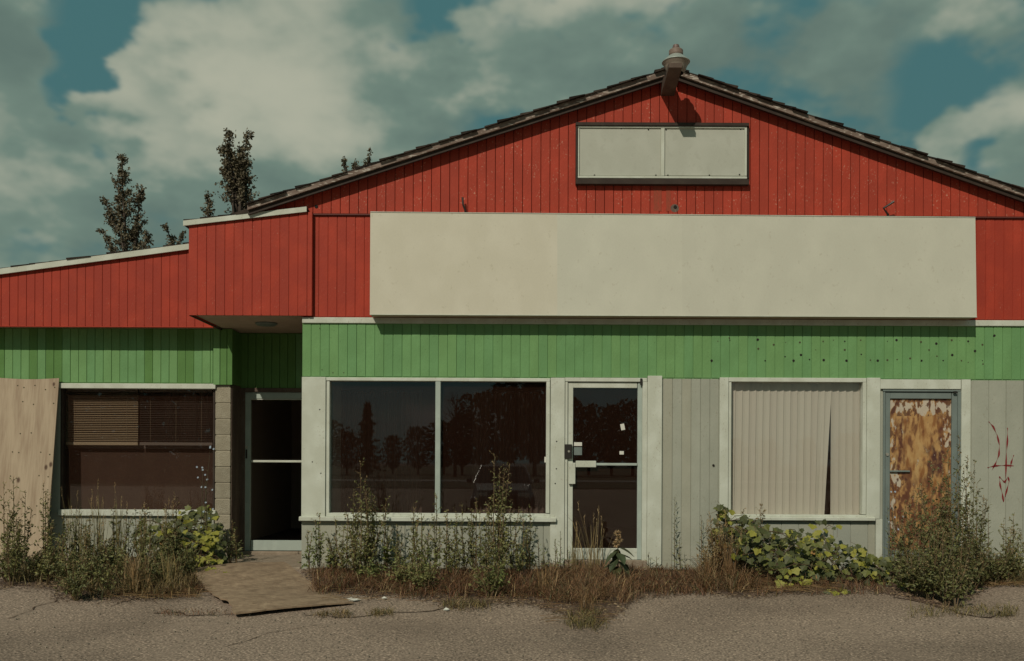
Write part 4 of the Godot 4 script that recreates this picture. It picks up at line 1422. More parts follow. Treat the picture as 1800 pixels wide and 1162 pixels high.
func plume_tree(label: String, px: float, z: float, plumes: Array, sd: int) -> void:
	var r := RandomNumberGenerator.new()
	r.seed = sd
	var base := Vector3(pt(px, 815, z).x, 0, z)
	var t := thing("poplar_tree", label, "tree", base)
	var wood := MB.new()
	var leaves := MB.new()
	var low := 99.0
	for p in plumes:
		low = minf(low, pt(p[2], p[3], z).y)
	var fork := Vector3(0, maxf(low - 1.2, 1.5), 0)
	wood.tube([Vector3(0, -0.1, 0), fork * 0.5 + Vector3(0.08, 0, 0.05), fork], [0.16, 0.13, 0.10], 8)
	for p in plumes:
		var tip := pt(p[0], p[1], z) - base + Vector3(0, 0, r.randf_range(-0.6, 0.6))
		var foot := pt(p[2], p[3], z) - base + Vector3(0, 0, r.randf_range(-0.25, 0.25))
		var rad: float = p[4] * (DIST - z) / FOC
		var mid := foot.lerp(tip, 0.5) + Vector3(r.randf_range(-0.06, 0.06), 0, r.randf_range(-0.1, 0.1))
		wood.tube([fork, foot.lerp(fork, 0.4) + Vector3(0, 0.1, 0), foot, mid, tip], [0.07, 0.05, 0.035, 0.02, 0.005], 5)
		var L := foot.distance_to(tip)
		var twigs := int(L * 38.0 * clampf(rad / 0.3, 0.7, 2.0))
		for i in twigs:
			var s := pow(r.randf(), 0.85)
			var at := foot.lerp(mid, s * 2.0) if s < 0.5 else mid.lerp(tip, s * 2.0 - 1.0)
			var up := (tip - foot).normalized()
			var out := rand_dir(r)
			out = (out - up * out.dot(up)).normalized()
			var d := (up * r.randf_range(0.7, 1.4) + out).normalized()
			var tl := rad * 1.2 * (1.0 - s * 0.66) * r.randf_range(0.5, 1.45)
			var end := at + d * tl
			wood.tube([at, end], [0.008, 0.003], 3)
			var n := 7 + int(tl * 30.0)
			for k in n:
				var q := at.lerp(end, r.randf_range(0.25, 1.05)) + rand_dir(r) * 0.05
				var along := (rand_dir(r) + Vector3(0, -0.3, 0)).normalized()
				var side := along.cross(rand_dir(r)).normalized()
				var sz := r.randf_range(0.045, 0.085)
				var b := r.randf_range(0.6, 1.35)
				leaves.leaf(q, along, side, sz, sz * 0.85, Color(0.125 * b, 0.105 * b, 0.062 * b))
	part(t, "trunk", wood.mesh(), M.bark)
	part(t, "crown", leaves.mesh(), M.leaf).set_meta("kind", "stuff")

func build_trees() -> void:
	plume_tree("dark poplar with forked plumes behind the low end of wing roof", 225, -14.0, [[209, 272, 216, 385, 22], [172, 340, 222, 432, 17], [243, 325, 232, 420, 19], [178, 405, 215, 455, 12], [262, 408, 240, 452, 15], [200, 335, 220, 440, 20], [225, 400, 228, 470, 26]], 1)
	plume_tree("dense dark poplar behind the canopy beside the main roof eave", 416, -13.6, [[408, 238, 414, 330, 20], [386, 256, 410, 340, 17], [446, 243, 424, 335, 18], [424, 262, 418, 345, 21], [398, 285, 412, 365, 26], [434, 290, 424, 365, 24], [418, 320, 418, 400, 30]], 2)
	plume_tree("small slim poplar tip showing above the canopy roof", 367, -14.2, [[365, 340, 368, 385, 11], [372, 360, 369, 392, 9]], 3)
	plume_tree("sparse poplar tips just clearing the wing roof beside canopy", 305, -14.4, [[300, 402, 303, 440, 8], [312, 415, 306, 445, 8], [322, 408, 315, 440, 5]], 4)
	plume_tree("poplar tips peeking over the main roof slope", 632, -15.0, [[607, 276, 612, 310, 5], [622, 276, 624, 310, 6], [638, 274, 636, 305, 5], [656, 276, 650, 305, 5]], 5)

func leafy_tree(h: float, wd: float, sd: int, evergreen := false) -> Node3D:
	var r := RandomNumberGenerator.new()
	r.seed = sd
	var t := Node3D.new()
	var wood := MB.new()
	wood.tube([Vector3(0, -0.2, 0), Vector3(0.1, h * 0.45, 0), Vector3(0, h * 0.85, 0)], [0.22, 0.15, 0.04], 7)
	var leaves := MB.new()
	for i in 16:
		var a := r.randf() * TAU
		var y := h * r.randf_range(0.25, 0.75)
		wood.tube([Vector3(0, y, 0), Vector3(cos(a) * wd * 0.35, y + h * 0.12, sin(a) * wd * 0.35)], [0.06, 0.02], 4)
	for i in 1100:
		var y := r.randf()
		var a := r.randf() * TAU
		var rad := 0.0
		if evergreen:
			rad = wd * 0.5 * (1.02 - y) * (0.65 + 0.35 * sin(y * 46.0)) * sqrt(r.randf())
		else:
			rad = wd * 0.5 * sqrt(maxf(0.0, 1.0 - pow((y - 0.52) / 0.52, 2.0))) * sqrt(r.randf()) * (0.8 + 0.3 * sin(a * 3.0 + y * 7.0 + sd))
		var p := Vector3(cos(a) * rad, h * (0.08 + 0.92 * y) if evergreen else h * (0.16 + 0.84 * y), sin(a) * rad)
		var b := r.randf_range(0.6, 1.3)
		var al := rand_dir(r)
		leaves.leaf(p, al, al.cross(rand_dir(r)).normalized(), 0.55, 0.42, Color(0.045 * b, 0.058 * b, 0.022 * b))
	var tr := part(t, "trunk", wood.mesh(), M.bark)
	tr.name = "trunk"
	part(t, "crown", leaves.mesh(), M.leaf).set_meta("kind", "stuff")
	return t

func build_behind() -> void:
	# what the shop windows mirror: verge, tree line, the parked car across the lot
	var g := MB.new()
	g.quad(Vector3(-400, gh(0, 40) + 0.03, 46), Vector3(400, gh(0, 40) + 0.03, 46), Vector3(400, gh(0, 40) + 0.03, 480), Vector3(-400, gh(0, 40) + 0.03, 480))
	structure("verge", g.mesh(), surface(worn_texture(401, 512, Color(0.075, 0.075, 0.03), Color(0.05, 0.05, 0.022), Color(0.14, 0.11, 0.05), 0.7, 0.4, 0.08, 0.6), Vector3(0.1, 0.1, 0.1), 0.95), "dry grass verge across the road from the shop", "grass")
	g = MB.new()
	g.quad(Vector3(-400, gh(0, 40) + 0.05, 66), Vector3(400, gh(0, 40) + 0.05, 66), Vector3(400, gh(0, 40) + 0.05, 74), Vector3(-400, gh(0, 40) + 0.05, 74))
	structure("road", g.mesh(), plain(0.2, 0.185, 0.16, 0.9), "pale road passing in front of the shop", "road")
	var protos := [leafy_tree(1.0 * 9.0, 7.5, 21), leafy_tree(9.0, 6.0, 22), leafy_tree(9.0, 8.5, 23)]
	var z := 105.0
	var tops := [[470, 752], [520, 768], [575, 742], [610, 760], [690, 768], [735, 752], [780, 742], [812, 730], [850, 692], [895, 672], [940, 668], [990, 700], [1035, 712], [1075, 716], [1112, 704], [1160, 690], [1220, 742], [1290, 770], [1350, 772], [1420, 768], [1490, 760]]
	var r := RandomNumberGenerator.new()
	r.seed = 77
	for i in tops.size():
		var zz := z + r.randf_range(-6, 12)
		var k := (DIST + zz) / FOC
		var hh: float = (815.0 - tops[i][1]) * k + EYE + 0.3
		var o: Node3D = protos[i % 3] if i < 3 else protos[i % 3].duplicate()
		o.name = numbered(self, "reflection_tree")
		add_child(o)
		o.position = Vector3((tops[i][0] - 900.0) * k, gh(0, 60), zz)
		o.scale = Vector3(1, 1, 1) * (hh / 9.0)
		o.rotation.y = r.randf() * TAU
		tag(o, "leafy tree in the far tree line mirrored in the windows", "tree", "tree line across the road")
	for q in [[30, 640], [110, 625], [190, 632], [265, 618], [345, 636], [425, 650]]:  # trees out of view, added so the wing window mirrors dark, not sky
		var o: Node3D = protos[2].duplicate()
		o.name = numbered(self, "reflection_tree")
		add_child(o)
		var kq := (DIST + 2.4 + 62.0) / FOC
		o.position = Vector3((q[0] - 900.0) * kq, gh(0, 60) - 2.2, 62.0)
		o.scale = Vector3(1.35, 1.25, 1.2) * (((815.0 - q[1]) * kq + EYE + 0.3) / 9.0)
		tag(o, "added dense tree out of view that darkens the wing window reflection", "tree", "added trees darkening the wing window reflection")
	var sp := leafy_tree(9.4, 5.2, 31, true)
	sp.name = "spruce_tree"
	add_child(sp)
	var ks := (DIST + 92.0) / FOC
	sp.position = Vector3((645 - 900) * ks, gh(0, 60), 92.0)
	sp.scale = Vector3(1, 1, 1) * ((815.0 - 712.0) * ks + EYE + 0.3) / 9.4
	tag(sp, "pointed spruce across the road mirrored in the display window", "tree")
	# bare tree
	var bare := thing("bare_tree", "leafless branching tree across the road mirrored in the display window", "tree", Vector3((800 - 900) * ks, gh(0, 60), 92.0))
	var wood := MB.new()
	wood.tube([Vector3.ZERO, Vector3(0, 4.5, 0), Vector3(0.2, 9.0, 0)], [0.2, 0.14, 0.03], 7)
	part(bare, "trunk", wood.mesh(), M.bark)
	wood = MB.new()
	for i in 34:
		var y := r.randf_range(2.5, 8.0)
		var d := Vector3(r.randf_range(-1, 1), r.randf_range(0.3, 1.0), r.randf_range(-1, 1)).normalized()
		var e := Vector3(0, y, 0) + d * (9.5 - y) * 0.55
		wood.tube([Vector3(0, y, 0), e], [0.06, 0.015], 4)
		for j in 5:
			var m := Vector3(0, y, 0).lerp(e, r.randf_range(0.4, 1.0))
			wood.tube([m, m + (d + rand_dir(r) * 0.7).normalized() * 1.1], [0.02, 0.006], 3)
	part(bare, "branches", wood.mesh(), M.bark)
	build_car(Vector3(-0.25, gh(0, 16), 16.2))

func build_car(at: Vector3) -> void:
	var c := thing("parked_car", "dark hatchback parked across the lot, mirrored in the display window", "car", at)
	var paint := plain(0.035, 0.035, 0.04, 0.25)
	paint.clearcoat_enabled = true
	var half := 0.86
	# side outline (z runs from front, -1.9, to back), width factor per station
	var st := [[-1.95, 0.45, 0.62, 0.74], [-1.8, 0.3, 0.80, 0.86], [-1.0, 0.28, 0.95, 0.98], [-0.75, 0.28, 0.98, 1.0], [0.9, 0.28, 0.99, 1.0], [1.7, 0.3, 0.96, 0.95], [1.95, 0.42, 0.85, 0.82]]
	var m := MB.new()
	for i in st.size() - 1:
		var a: Array = st[i]
		var b: Array = st[i + 1]
		var wa: float = half * a[3]
		var wb: float = half * b[3]
		var pa := [Vector3(-wa * 0.9, a[1], a[0]), Vector3(-wa, lerpf(a[1], a[2], 0.5), a[0]), Vector3(-wa * 0.9, a[2], a[0]), Vector3(wa * 0.9, a[2], a[0]), Vector3(wa, lerpf(a[1], a[2], 0.5), a[0]), Vector3(wa * 0.9, a[1], a[0])]
		var pb := [Vector3(-wb * 0.9, b[1], b[0]), Vector3(-wb, lerpf(b[1], b[2], 0.5), b[0]), Vector3(-wb * 0.9, b[2], b[0]), Vector3(wb * 0.9, b[2], b[0]), Vector3(wb, lerpf(b[1], b[2], 0.5), b[0]), Vector3(wb * 0.9, b[1], b[0])]
		for k in 6:
			m.quad(pa[k], pb[k], pb[(k + 1) % 6], pa[(k + 1) % 6])
		if i == 0:
			for k in range(1, 5):
				m.tri(pa[0], pa[k], pa[k + 1])
		if i == st.size() - 2:
			for k in range(1, 5):
				m.tri(pb[0], pb[k + 1], pb[k])
	part(c, "body", m.mesh(), paint)
	var cab := MB.new()
	cab.hexa([Vector3(-0.78, 0.97, -0.85), Vector3(0.78, 0.97, -0.85), Vector3(0.60, 1.44, -0.10), Vector3(-0.60, 1.44, -0.10), Vector3(-0.76, 0.97, 1.75), Vector3(0.76, 0.97, 1.75), Vector3(0.60, 1.44, 1.25), Vector3(-0.60, 1.44, 1.25)])
	part(c, "cabin", cab.mesh(), plain(0.015, 0.017, 0.018, 0.08))
	var roof := MB.new()
	roof.hexa([Vector3(-0.62, 1.43, -0.12), Vector3(0.62, 1.43, -0.12), Vector3(0.52, 1.48, 0.0), Vector3(-0.52, 1.48, 0.0), Vector3(-0.62, 1.43, 1.28), Vector3(0.62, 1.43, 1.28), Vector3(0.52, 1.48, 1.15), Vector3(-0.52, 1.48, 1.15)])
	part(c, "roof", roof.mesh(), paint)
	for s in [-1.0, 1.0]:
		var p := MB.new()
		p.tube([Vector3(s * 0.80, 0.97, -0.87), Vector3(s * 0.62, 1.45, -0.12), Vector3(s * 0.62, 1.45, 1.27), Vector3(s * 0.78, 0.97, 1.76)], [0.03, 0.03, 0.03, 0.03], 6)
		part(c, "pillar", p.mesh(), paint)
		wbox(c, "headlight", plain(0.6, 0.6, 0.58, 0.15), s * 0.40, 0.60, -1.93, s * 0.72, 0.74, -1.80, 0.02)
		wbox(c, "mirror", paint, s * 0.86, 0.98, -0.72, s * 1.02, 1.1, -0.60, 0.02)
		for zz in [-1.25, 1.3]:
			var w := hub(c, "wheel")
			w.position = Vector3(s * 0.78, 0.31, zz)
			w.rotation.z = PI / 2
			part(w, "tyre", lathe([[0.2, -0.1], [0.29, -0.1], [0.31, -0.07], [0.31, 0.07], [0.29, 0.1], [0.2, 0.1]], 24), M.black)
			part(w, "rim", lathe([[0.0, -0.07], [0.2, -0.08], [0.2, 0.08], [0.0, 0.07]], 20), M.bare_metal)
	wbox(c, "bumper", plain(0.03, 0.03, 0.032, 0.5), -0.74, 0.32, -2.0, 0.74, 0.54, -1.86, 0.04)
	wbox(c, "grille", M.black, -0.36, 0.58, -1.95, 0.36, 0.70, -1.86, 0.01)

# ------------------------------------------------------------------ weeds
const OLIVE := Color(0.155, 0.158, 0.054)
const GREEN := Color(0.14, 0.165, 0.048)
const DARKG := Color(0.07, 0.078, 0.026)
const TAN := Color(0.25, 0.185, 0.085)
const STRAW := Color(0.33, 0.235, 0.115)
const RUSTY := Color(0.15, 0.072, 0.034)

func tint(c: Color, r: RandomNumberGenerator, s := 0.3) -> Color:
	var k := r.randf_range(1.0 - s, 1.0 + s)
	var w := r.randf_range(-0.08, 0.08)
	return Color(c.r * k * (1.0 + w), c.g * k, c.b * k * (1.0 - w))

func weed(label: String, group: String, px: float, base_py: float, top_py: float, wpx: float, style: String, col: Color, sd: int, called := "tall_weed") -> void:
	var r := RandomNumberGenerator.new()
	r.seed = sd * 7919 + 13
	var base := on_ground(px, base_py)
	base.y += 0.002
	var h := pt(px, top_py, base.z).y - base.y
	var rad := wpx * (DIST - base.z) / FOC
	var t := thing(called, label, "weed", base, group)
	var wood := MB.new()
	var lv := MB.new()
	var stems := 1
	if style == "branchy":
		stems = 2 + int(rad / 0.05)
	elif style == "lance":
		stems = 1 + int(rad / 0.055)
	elif style == "mound":
		stems = 6 + int(rad / 0.03)
	for i in stems:
		var hh := h * (1.0 if i == 0 else r.randf_range(0.5, 0.93))
		var off := Vector3(r.randf_range(-1, 1), 0, r.randf_range(-0.7, 0.7)) * rad * (0.25 if i == 0 else 0.6)
		var a := off * 0.35
		var lean := Vector3(r.randf_range(-1, 1), 0, r.randf_range(-0.8, 0.8)) * (rad * 0.9 if i else rad * 0.25)
		var b := off + Vector3(0, hh * 0.5, 0) + lean * 0.3
		var c := off + Vector3(0, hh, 0) + lean
		var sc := Color(0.10, 0.075, 0.035) if r.randf() < 0.6 else Color(0.14, 0.09, 0.045)
		wood.tube([a, b, c], [0.006, 0.0045, 0.0015], 4, sc)
		var dir := (c - a).normalized()
		if style == "lance":
			var n := int(hh * 44.0)
			for k in n:
				var s := pow(float(k) / n, 0.9)
				var at := a.lerp(b, s * 2.0) if s < 0.5 else b.lerp(c, s * 2.0 - 1.0)
				var an := k * 2.4 + r.randf() * 0.5
				var out := Vector3(cos(an), 0, sin(an))
				var al := (out + Vector3(0, lerpf(0.15, 1.1, s), 0)).normalized()
				var ll := lerpf(0.105, 0.035, s) * r.randf_range(0.6, 1.2)
				lv.leaf(at, al, al.cross(Vector3.UP).normalized(), ll, ll * 0.24, tint(col, r))
		else:
			var nb := int(hh * (15.0 if style == "branchy" else 20.0)) + 3
			for k in nb:
				var s := lerpf(0.14, 1.0, (k + r.randf()) / nb)
				var at := a.lerp(b, s * 2.0) if s < 0.5 else b.lerp(c, s * 2.0 - 1.0)
				var an := r.randf() * TAU
				var out := Vector3(cos(an), r.randf_range(0.5, 1.5), sin(an)).normalized()
				var bl := (0.05 + rad * 0.95 * (1.05 - s)) * r.randf_range(0.6, 1.25)
				if style == "mound":
					bl *= 1.25
				var end := at + out * bl
				wood.tube([at, end], [0.0025, 0.001], 3, sc)
				var nl := 3 + int(bl * 32.0)
				for j in nl:
					var q := at.lerp(end, (j + r.randf()) / nl)
					var al := (out * 0.6 + rand_dir(r)).normalized()
					var ll := r.randf_range(0.024, 0.052) * (1.25 - 0.55 * s)
					var cc := tint(col, r, 0.35)
					if s > 0.82 and r.randf() < 0.55:
						cc = tint(TAN, r)
						ll *= 0.75
					lv.leaf(q, al, al.cross(rand_dir(r)).normalized(), ll, ll * 0.5, cc)
			for k in int(hh * 26.0):
				var s := r.randf()
				var q := b.lerp(c, s)
				var al := (dir + rand_dir(r) * 0.8).normalized()
				lv.leaf(q, al, al.cross(rand_dir(r)).normalized(), 0.022, 0.009, tint(col if s < 0.5 else TAN, r))
	part(t, "stem", wood.mesh(), M.dry)
	part(t, "leaves", lv.mesh(), M.leaf).set_meta("kind", "stuff")

func grass_tuft(label: String, group: String, px: float, base_py: float, top_py: float, spread: float, n: int, col: Color, heads: bool, sd: int) -> void:
	var r := RandomNumberGenerator.new()
	r.seed = sd * 131 + 5
	var base := on_ground(px, base_py)
	base.y += 0.002
	var h := pt(px, top_py, base.z).y - base.y
	var t := thing("grass_tuft", label, "grass", base, group)
	var bl := MB.new()
	var hd := MB.new()
	for i in n:
		var an := r.randf() * TAU
		var o := Vector3(cos(an), 0, sin(an) * 0.7) * spread * 0.35 * r.randf()
		var lean := Vector3(r.randf_range(-1, 1), 0, r.randf_range(-0.6, 0.8)) * spread / maxf(h, 0.1) * 0.75
		var hh := h * r.randf_range(0.45, 1.0)
		bl.blade(o, lean, hh, r.randf_range(0.004, 0.008), r.randf_range(0.0, 0.8), tint(col, r))
		if heads and r.randf() < 0.22:
			var tp := o + Vector3(0, hh * 0.97, 0) + lean * hh * 1.0
			bl.tube([o, o + Vector3(0, hh * 0.5, 0) + lean * hh * 0.4, tp], [0.002, 0.0017, 0.001], 3, tint(STRAW, r))
			for k in 14:
				var al := (Vector3(0, 1, 0) + rand_dir(r) * 0.6).normalized()
				hd.leaf(tp + Vector3(0, -0.04 + 0.008 * k, 0) + rand_dir(r) * 0.006, al, al.cross(rand_dir(r)).normalized(), 0.018, 0.007, tint(STRAW, r))
	part(t, "blades", bl.mesh(), M.dry).set_meta("kind", "stuff")
	if hd.v.size() > 0:
		part(t, "seed_heads", hd.mesh(), M.dry).set_meta("kind", "stuff")

func vine_leaf_mesh(sd: int, col: Color) -> ArrayMesh:      # five-lobed leaf about 1 across, stalk at the origin, lying in xy and cupped towards +z
	var r := RandomNumberGenerator.new()
	r.seed = sd
	var m := MB.new()
	var pts := []
	var spec := [[-150, 0.30], [-128, 0.52], [-100, 0.42], [-72, 0.62], [-45, 0.46], [-20, 0.60], [0, 0.74], [20, 0.60], [45, 0.46], [72, 0.62], [100, 0.42], [128, 0.52], [150, 0.30]]
	for s in spec:
		var a := deg_to_rad(s[0] + r.randf_range(-4, 4))
		var d: float = s[1] * r.randf_range(0.9, 1.08)
		var p := Vector3(sin(a) * d, 0.34 + cos(a) * d * 0.9, 0)
		p.z = 0.16 * absf(p.x) - 0.22 * p.length_squared() * 0.5 + r.randf_range(-0.02, 0.02)
		pts.append(p)
	var centre := Vector3(0, 0.34, -0.03)
	var root := Vector3(0, 0, 0)
	for i in pts.size() - 1:
		var k := tint(col, r, 0.06)
		m.tri(centre, pts[i], pts[i + 1], k)
	m.tri(centre, root, pts[0], col)
	m.tri(centre, pts[pts.size() - 1], root, col)
	return m.mesh()

func vine(label: String, areas: Array, sd: int) -> void:    # areas: [photo x, y, half width, half height, depth from, to, leaves]
	var r := RandomNumberGenerator.new()
	r.seed = sd
	var first: Array = areas[0]
	var base := Vector3(pt(first[0], 815, first[4]).x, gh(0, first[4]), first[4])
	var t := thing("grape_vine", label, "vine", base)
	var wood := MB.new()
	var prev := Vector3.ZERO
	for a in areas:
		for i in a[6]:
			var an := r.randf() * TAU
			var q := sqrt(r.randf())
			var z := lerpf(a[4], a[5], r.randf())
			var p := pt(a[0] + cos(an) * a[2] * q, a[1] + sin(an) * a[3] * q, z)
			p.y = maxf(p.y, gh(p.x, z) + 0.03)
			var deep: bool = (z - a[4]) / maxf(a[5] - a[4], 0.01) < 0.4  # fewer bright leaves deep inside: the inner shade is put into leaf colour
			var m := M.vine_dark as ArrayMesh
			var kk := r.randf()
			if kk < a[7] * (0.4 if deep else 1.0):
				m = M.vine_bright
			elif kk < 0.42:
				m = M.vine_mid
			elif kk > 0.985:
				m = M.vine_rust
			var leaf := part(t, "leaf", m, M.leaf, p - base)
			var sz := r.randf_range(0.05, 0.105)
			var nrm := Vector3(r.randf_range(-0.7, 0.6), r.randf_range(0.15, 1.1), r.randf_range(0.35, 1.0)).normalized()
			var down := (Vector3(r.randf_range(-0.8, 0.8), -1.0, 0.3))
			down = (down - nrm * down.dot(nrm)).normalized()
			leaf.basis = Basis(down.cross(nrm).normalized(), down, nrm).scaled_local(Vector3.ONE * sz)
			if r.randf() < 0.5:
				var e := p - base + rand_dir(r) * 0.1 + Vector3(0, -0.06, -0.04)
				wood.tube([p - base, e], [0.0016, 0.002], 3, Color(0.11, 0.07, 0.035))
			if r.randf() < 0.18:
				var mid := prev.lerp(p - base, 0.5) + Vector3(0, 0.03, 0)
				if prev.distance_to(p - base) < 0.6:
					wood.tube([prev, mid, p - base], [0.004, 0.0035, 0.002], 4, Color(0.10, 0.06, 0.032))
				prev = p - base
	wood.tube([Vector3(0, 0.0, 0), Vector3(0.05, 0.12, 0.03), Vector3(0.0, 0.3, 0.02)], [0.009, 0.007, 0.004], 5, Color(0.09, 0.055, 0.03))
	part(t, "stem", wood.mesh(), M.dry)

func scatter_grass(called: String, label: String, zones: Array, sd: int) -> void:     # zones: [x0, x1, y0, y1, count, height lo, hi, colour]
	var r := RandomNumberGenerator.new()
	r.seed = sd
	var m := MB.new()
	for zn in zones:
		var made := 0
		var cl := Vector2.ZERO
		while made < zn[4]:
			if made % 9 == 0:
				cl = Vector2(r.randf_range(zn[0], zn[1]), r.randf_range(zn[2], zn[3]))
			var p := on_ground(cl.x + r.randfn() * 5.0, cl.y + r.randfn() * 2.5)
			if p.z < 0.04 and p.x > XL:
				p.z = 0.04 + r.randf() * 0.1
			p.y = gh(p.x, p.z) + 0.004
			var lean := Vector3(r.randfn(), 0, r.randfn()) * 0.75
			m.blade(p, lean, r.randf_range(zn[5], zn[6]), r.randf_range(0.003, 0.007), r.randf_range(0.1, 1.9), tint(zn[7] if r.randf() < 0.8 else (STRAW if r.randf() < 0.5 else DARKG), r, 0.4))
			made += 1
	var o := part(self, called, m.mesh(), M.dry)
	tag(o, label, "grass", "", "stuff")

func build_weeds() -> void:
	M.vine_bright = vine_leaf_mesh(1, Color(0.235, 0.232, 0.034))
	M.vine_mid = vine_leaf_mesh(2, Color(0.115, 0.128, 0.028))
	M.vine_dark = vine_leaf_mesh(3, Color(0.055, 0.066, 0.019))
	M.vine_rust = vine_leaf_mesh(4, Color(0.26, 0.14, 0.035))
	# ragged dead grass and litter at the foot of the walls
	scatter_grass("dead_grass", "reddish brown dead grass along the foot of the walls", [
		[552, 700, 1006, 1044, 2600, 0.05, 0.19, RUSTY], [700, 980, 1008, 1052, 4200, 0.05, 0.2, RUSTY], [960, 1110, 1004, 1062, 3400, 0.06, 0.20, RUSTY.lerp(STRAW, 0.12)], [1100, 1250, 1004, 1044, 3600, 0.03, 0.12, RUSTY], [1225, 1320, 1004, 1040, 1500, 0.06, 0.28, RUSTY.lerp(TAN, 0.2)], [1320, 1560, 1010, 1046, 1200, 0.05, 0.15, RUSTY], [1690, 1800, 1004, 1030, 900, 0.06, 0.25, OLIVE.lerp(RUSTY, 0.5)],
		[20, 110, 995, 1026, 1000, 0.06, 0.28, OLIVE.lerp(RUSTY, 0.4)], [110, 345, 1000, 1052, 2600, 0.06, 0.25, OLIVE.lerp(RUSTY, 0.6)], [250, 350, 1030, 1048, 700, 0.03, 0.12, RUSTY]], 9)
	scatter_grass("crack_grass", "low brown grass growing out of the asphalt cracks", [
		[540, 625, 1078, 1086, 260, 0.015, 0.06, OLIVE.lerp(RUSTY, 0.6)], [650, 690, 1077, 1083, 200, 0.02, 0.07, OLIVE.lerp(RUSTY, 0.5)], [280, 400, 1076, 1081, 220, 0.01, 0.04, RUSTY], [1000, 1060, 1078, 1108, 420, 0.03, 0.10, OLIVE.lerp(RUSTY, 0.4)], [1600, 1790, 1070, 1086, 600, 0.02, 0.08, OLIVE.lerp(RUSTY, 0.4)], [780, 860, 1062, 1072, 300, 0.02, 0.10, OLIVE.lerp(RUSTY, 0.5)]], 10)
	# dead stalks lying about
	var r := RandomNumberGenerator.new()
	r.seed = 99
	var lit := MB.new()
	for zn in [[1280, 1460, 1022, 1044, 420], [560, 1060, 1030, 1062, 260], [180, 345, 1040, 1056, 160], [1690, 1790, 1016, 1034, 160], [940, 1070, 1040, 1100, 90]]:
		for i in zn[4]:
			var p := on_ground(r.randf_range(zn[0], zn[1]), r.randf_range(zn[2], zn[3])) + Vector3(0, 0.016 + r.randf() * 0.03, 0)
			var a := r.randfn() * 0.6
			var d := Vector3(cos(a), r.randf_range(-0.03, 0.1), sin(a)) * r.randf_range(0.04, 0.24)
			lit.tube([p, p + d * 0.5 + Vector3(0, 0.006, 0), p + d], [0.0022, 0.0022, 0.001], 3, tint(STRAW.lerp(RUSTY, r.randf() * 0.9), r))
	tag(part(self, "dead_stalks", lit.mesh(), M.dry), "pale dead stalks littering the soil by the wall", "litter", "", "stuff")
	# weeds under the display window
	var sd := 100
	var L1 := "branching small leaved weed growing below the display window"
	for w in [[545, 1010, 932, 13, GREEN], [562, 1006, 902, 12, GREEN], [595, 1010, 912, 17, OLIVE], [610, 1016, 905, 20, OLIVE], [622, 1012, 862, 20, OLIVE], [640, 1014, 858, 24, OLIVE], [655, 1010, 868, 20, OLIVE], [675, 1010, 880, 14, OLIVE], [694, 1012, 925, 15, OLIVE], [740, 1016, 902, 18, OLIVE], [802, 1018, 898, 18, OLIVE], [846, 1022, 905, 16, OLIVE], [916, 1020, 900, 18, OLIVE], [725, 1008, 884, 13, OLIVE], [752, 1020, 935, 18, GREEN], [766, 1012, 868, 14, OLIVE], [785, 1016, 895, 17, OLIVE], [815, 1012, 884, 14, OLIVE], [834, 1012, 876, 16, OLIVE], [858, 1016, 880, 18, OLIVE], [886, 1016, 850, 20, OLIVE], [900, 1010, 880, 15, OLIVE], [930, 1014, 892, 16, OLIVE], [708, 1030, 975, 22, GREEN], [745, 1036, 985, 24, GREEN], [860, 1052, 975, 22, OLIVE], [880, 1032, 930, 22, OLIVE], [630, 1022, 940, 22, OLIVE]]:
		sd += 1
		weed(L1 + (" left pane" if w[0] < 700 else (" mullion" if w[0] < 822 else " right pane")), "weeds below the display window", w[0], w[1], w[2], w[3], "branchy", w[4], sd)
	for w in [[650, 1024, 985, 16], [715, 1036, 988, 22], [745, 1042, 990, 22], [870, 1048, 992, 20]]:
		sd += 1
		weed("low bushy weed rooted in the dead grass below the display window", "low weeds below the display window", w[0], w[1], w[2], w[3], "mound", GREEN if sd % 3 == 0 else OLIVE, sd, "bushy_weed")
	for w in [[120, 1032, 970, 22], [165, 1038, 975, 24], [282, 1030, 970, 22], [190, 1014, 950, 22], [300, 1010, 945, 22], [135, 1056, 1005, 20], [330, 1020, 960, 18]]:
		sd += 1
		weed("low bushy weed in the tangle before the wing window", "low weeds before the wing", w[0], w[1], w[2], w[3], "mound", DARKG.lerp(OLIVE, 0.5), sd, "bushy_weed")
	for w in [[15, 1024, 960, 20], [70, 1024, 970, 20]]:
		sd += 1
		weed("low bushy weed at the foot of the plywood", "low weeds at the plywood", w[0], w[1], w[2], w[3], "mound", DARKG.lerp(OLIVE, 0.5), sd, "bushy_weed")
	for w in [[1600, 1044, 965, 28], [1632, 1054, 975, 28], [1665, 1060, 985, 28], [1690, 1048, 960, 26], [1715, 1036, 945, 24], [1745, 1030, 965, 22], [1775, 1026, 965, 22]]:
		sd += 1
		weed("low bushy weed at the foot of the rusty door thicket", "low weeds in the thicket", w[0], w[1], w[2], w[3], "mound", DARKG.lerp(OLIVE, 0.35), sd, "bushy_weed")
	weed("tall bushy weed with tan tip before left pane of display window", "", 634, 1016, 812, 32, "branchy", OLIVE, 201)
	weed("tallest narrow weed with tan tip before right pane of display window", "", 871, 1020, 798, 19, "branchy", OLIVE, 202)
	weed("another stem of the weed clump before the right pane", "", 874, 1016, 820, 14, "branchy", OLIVE, 207)
	for w in [[984, 1008, 934, 9], [976, 1014, 950, 10], [1000, 1012, 960, 10], [948, 1010, 940, 12], [958, 1014, 955, 10]]:
		sd += 1
		weed("leafy upright goldenrod at the white post by the glass door", "goldenrod by the glass door", w[0], w[1], w[2], w[3], "lance", GREEN, sd, "goldenrod")
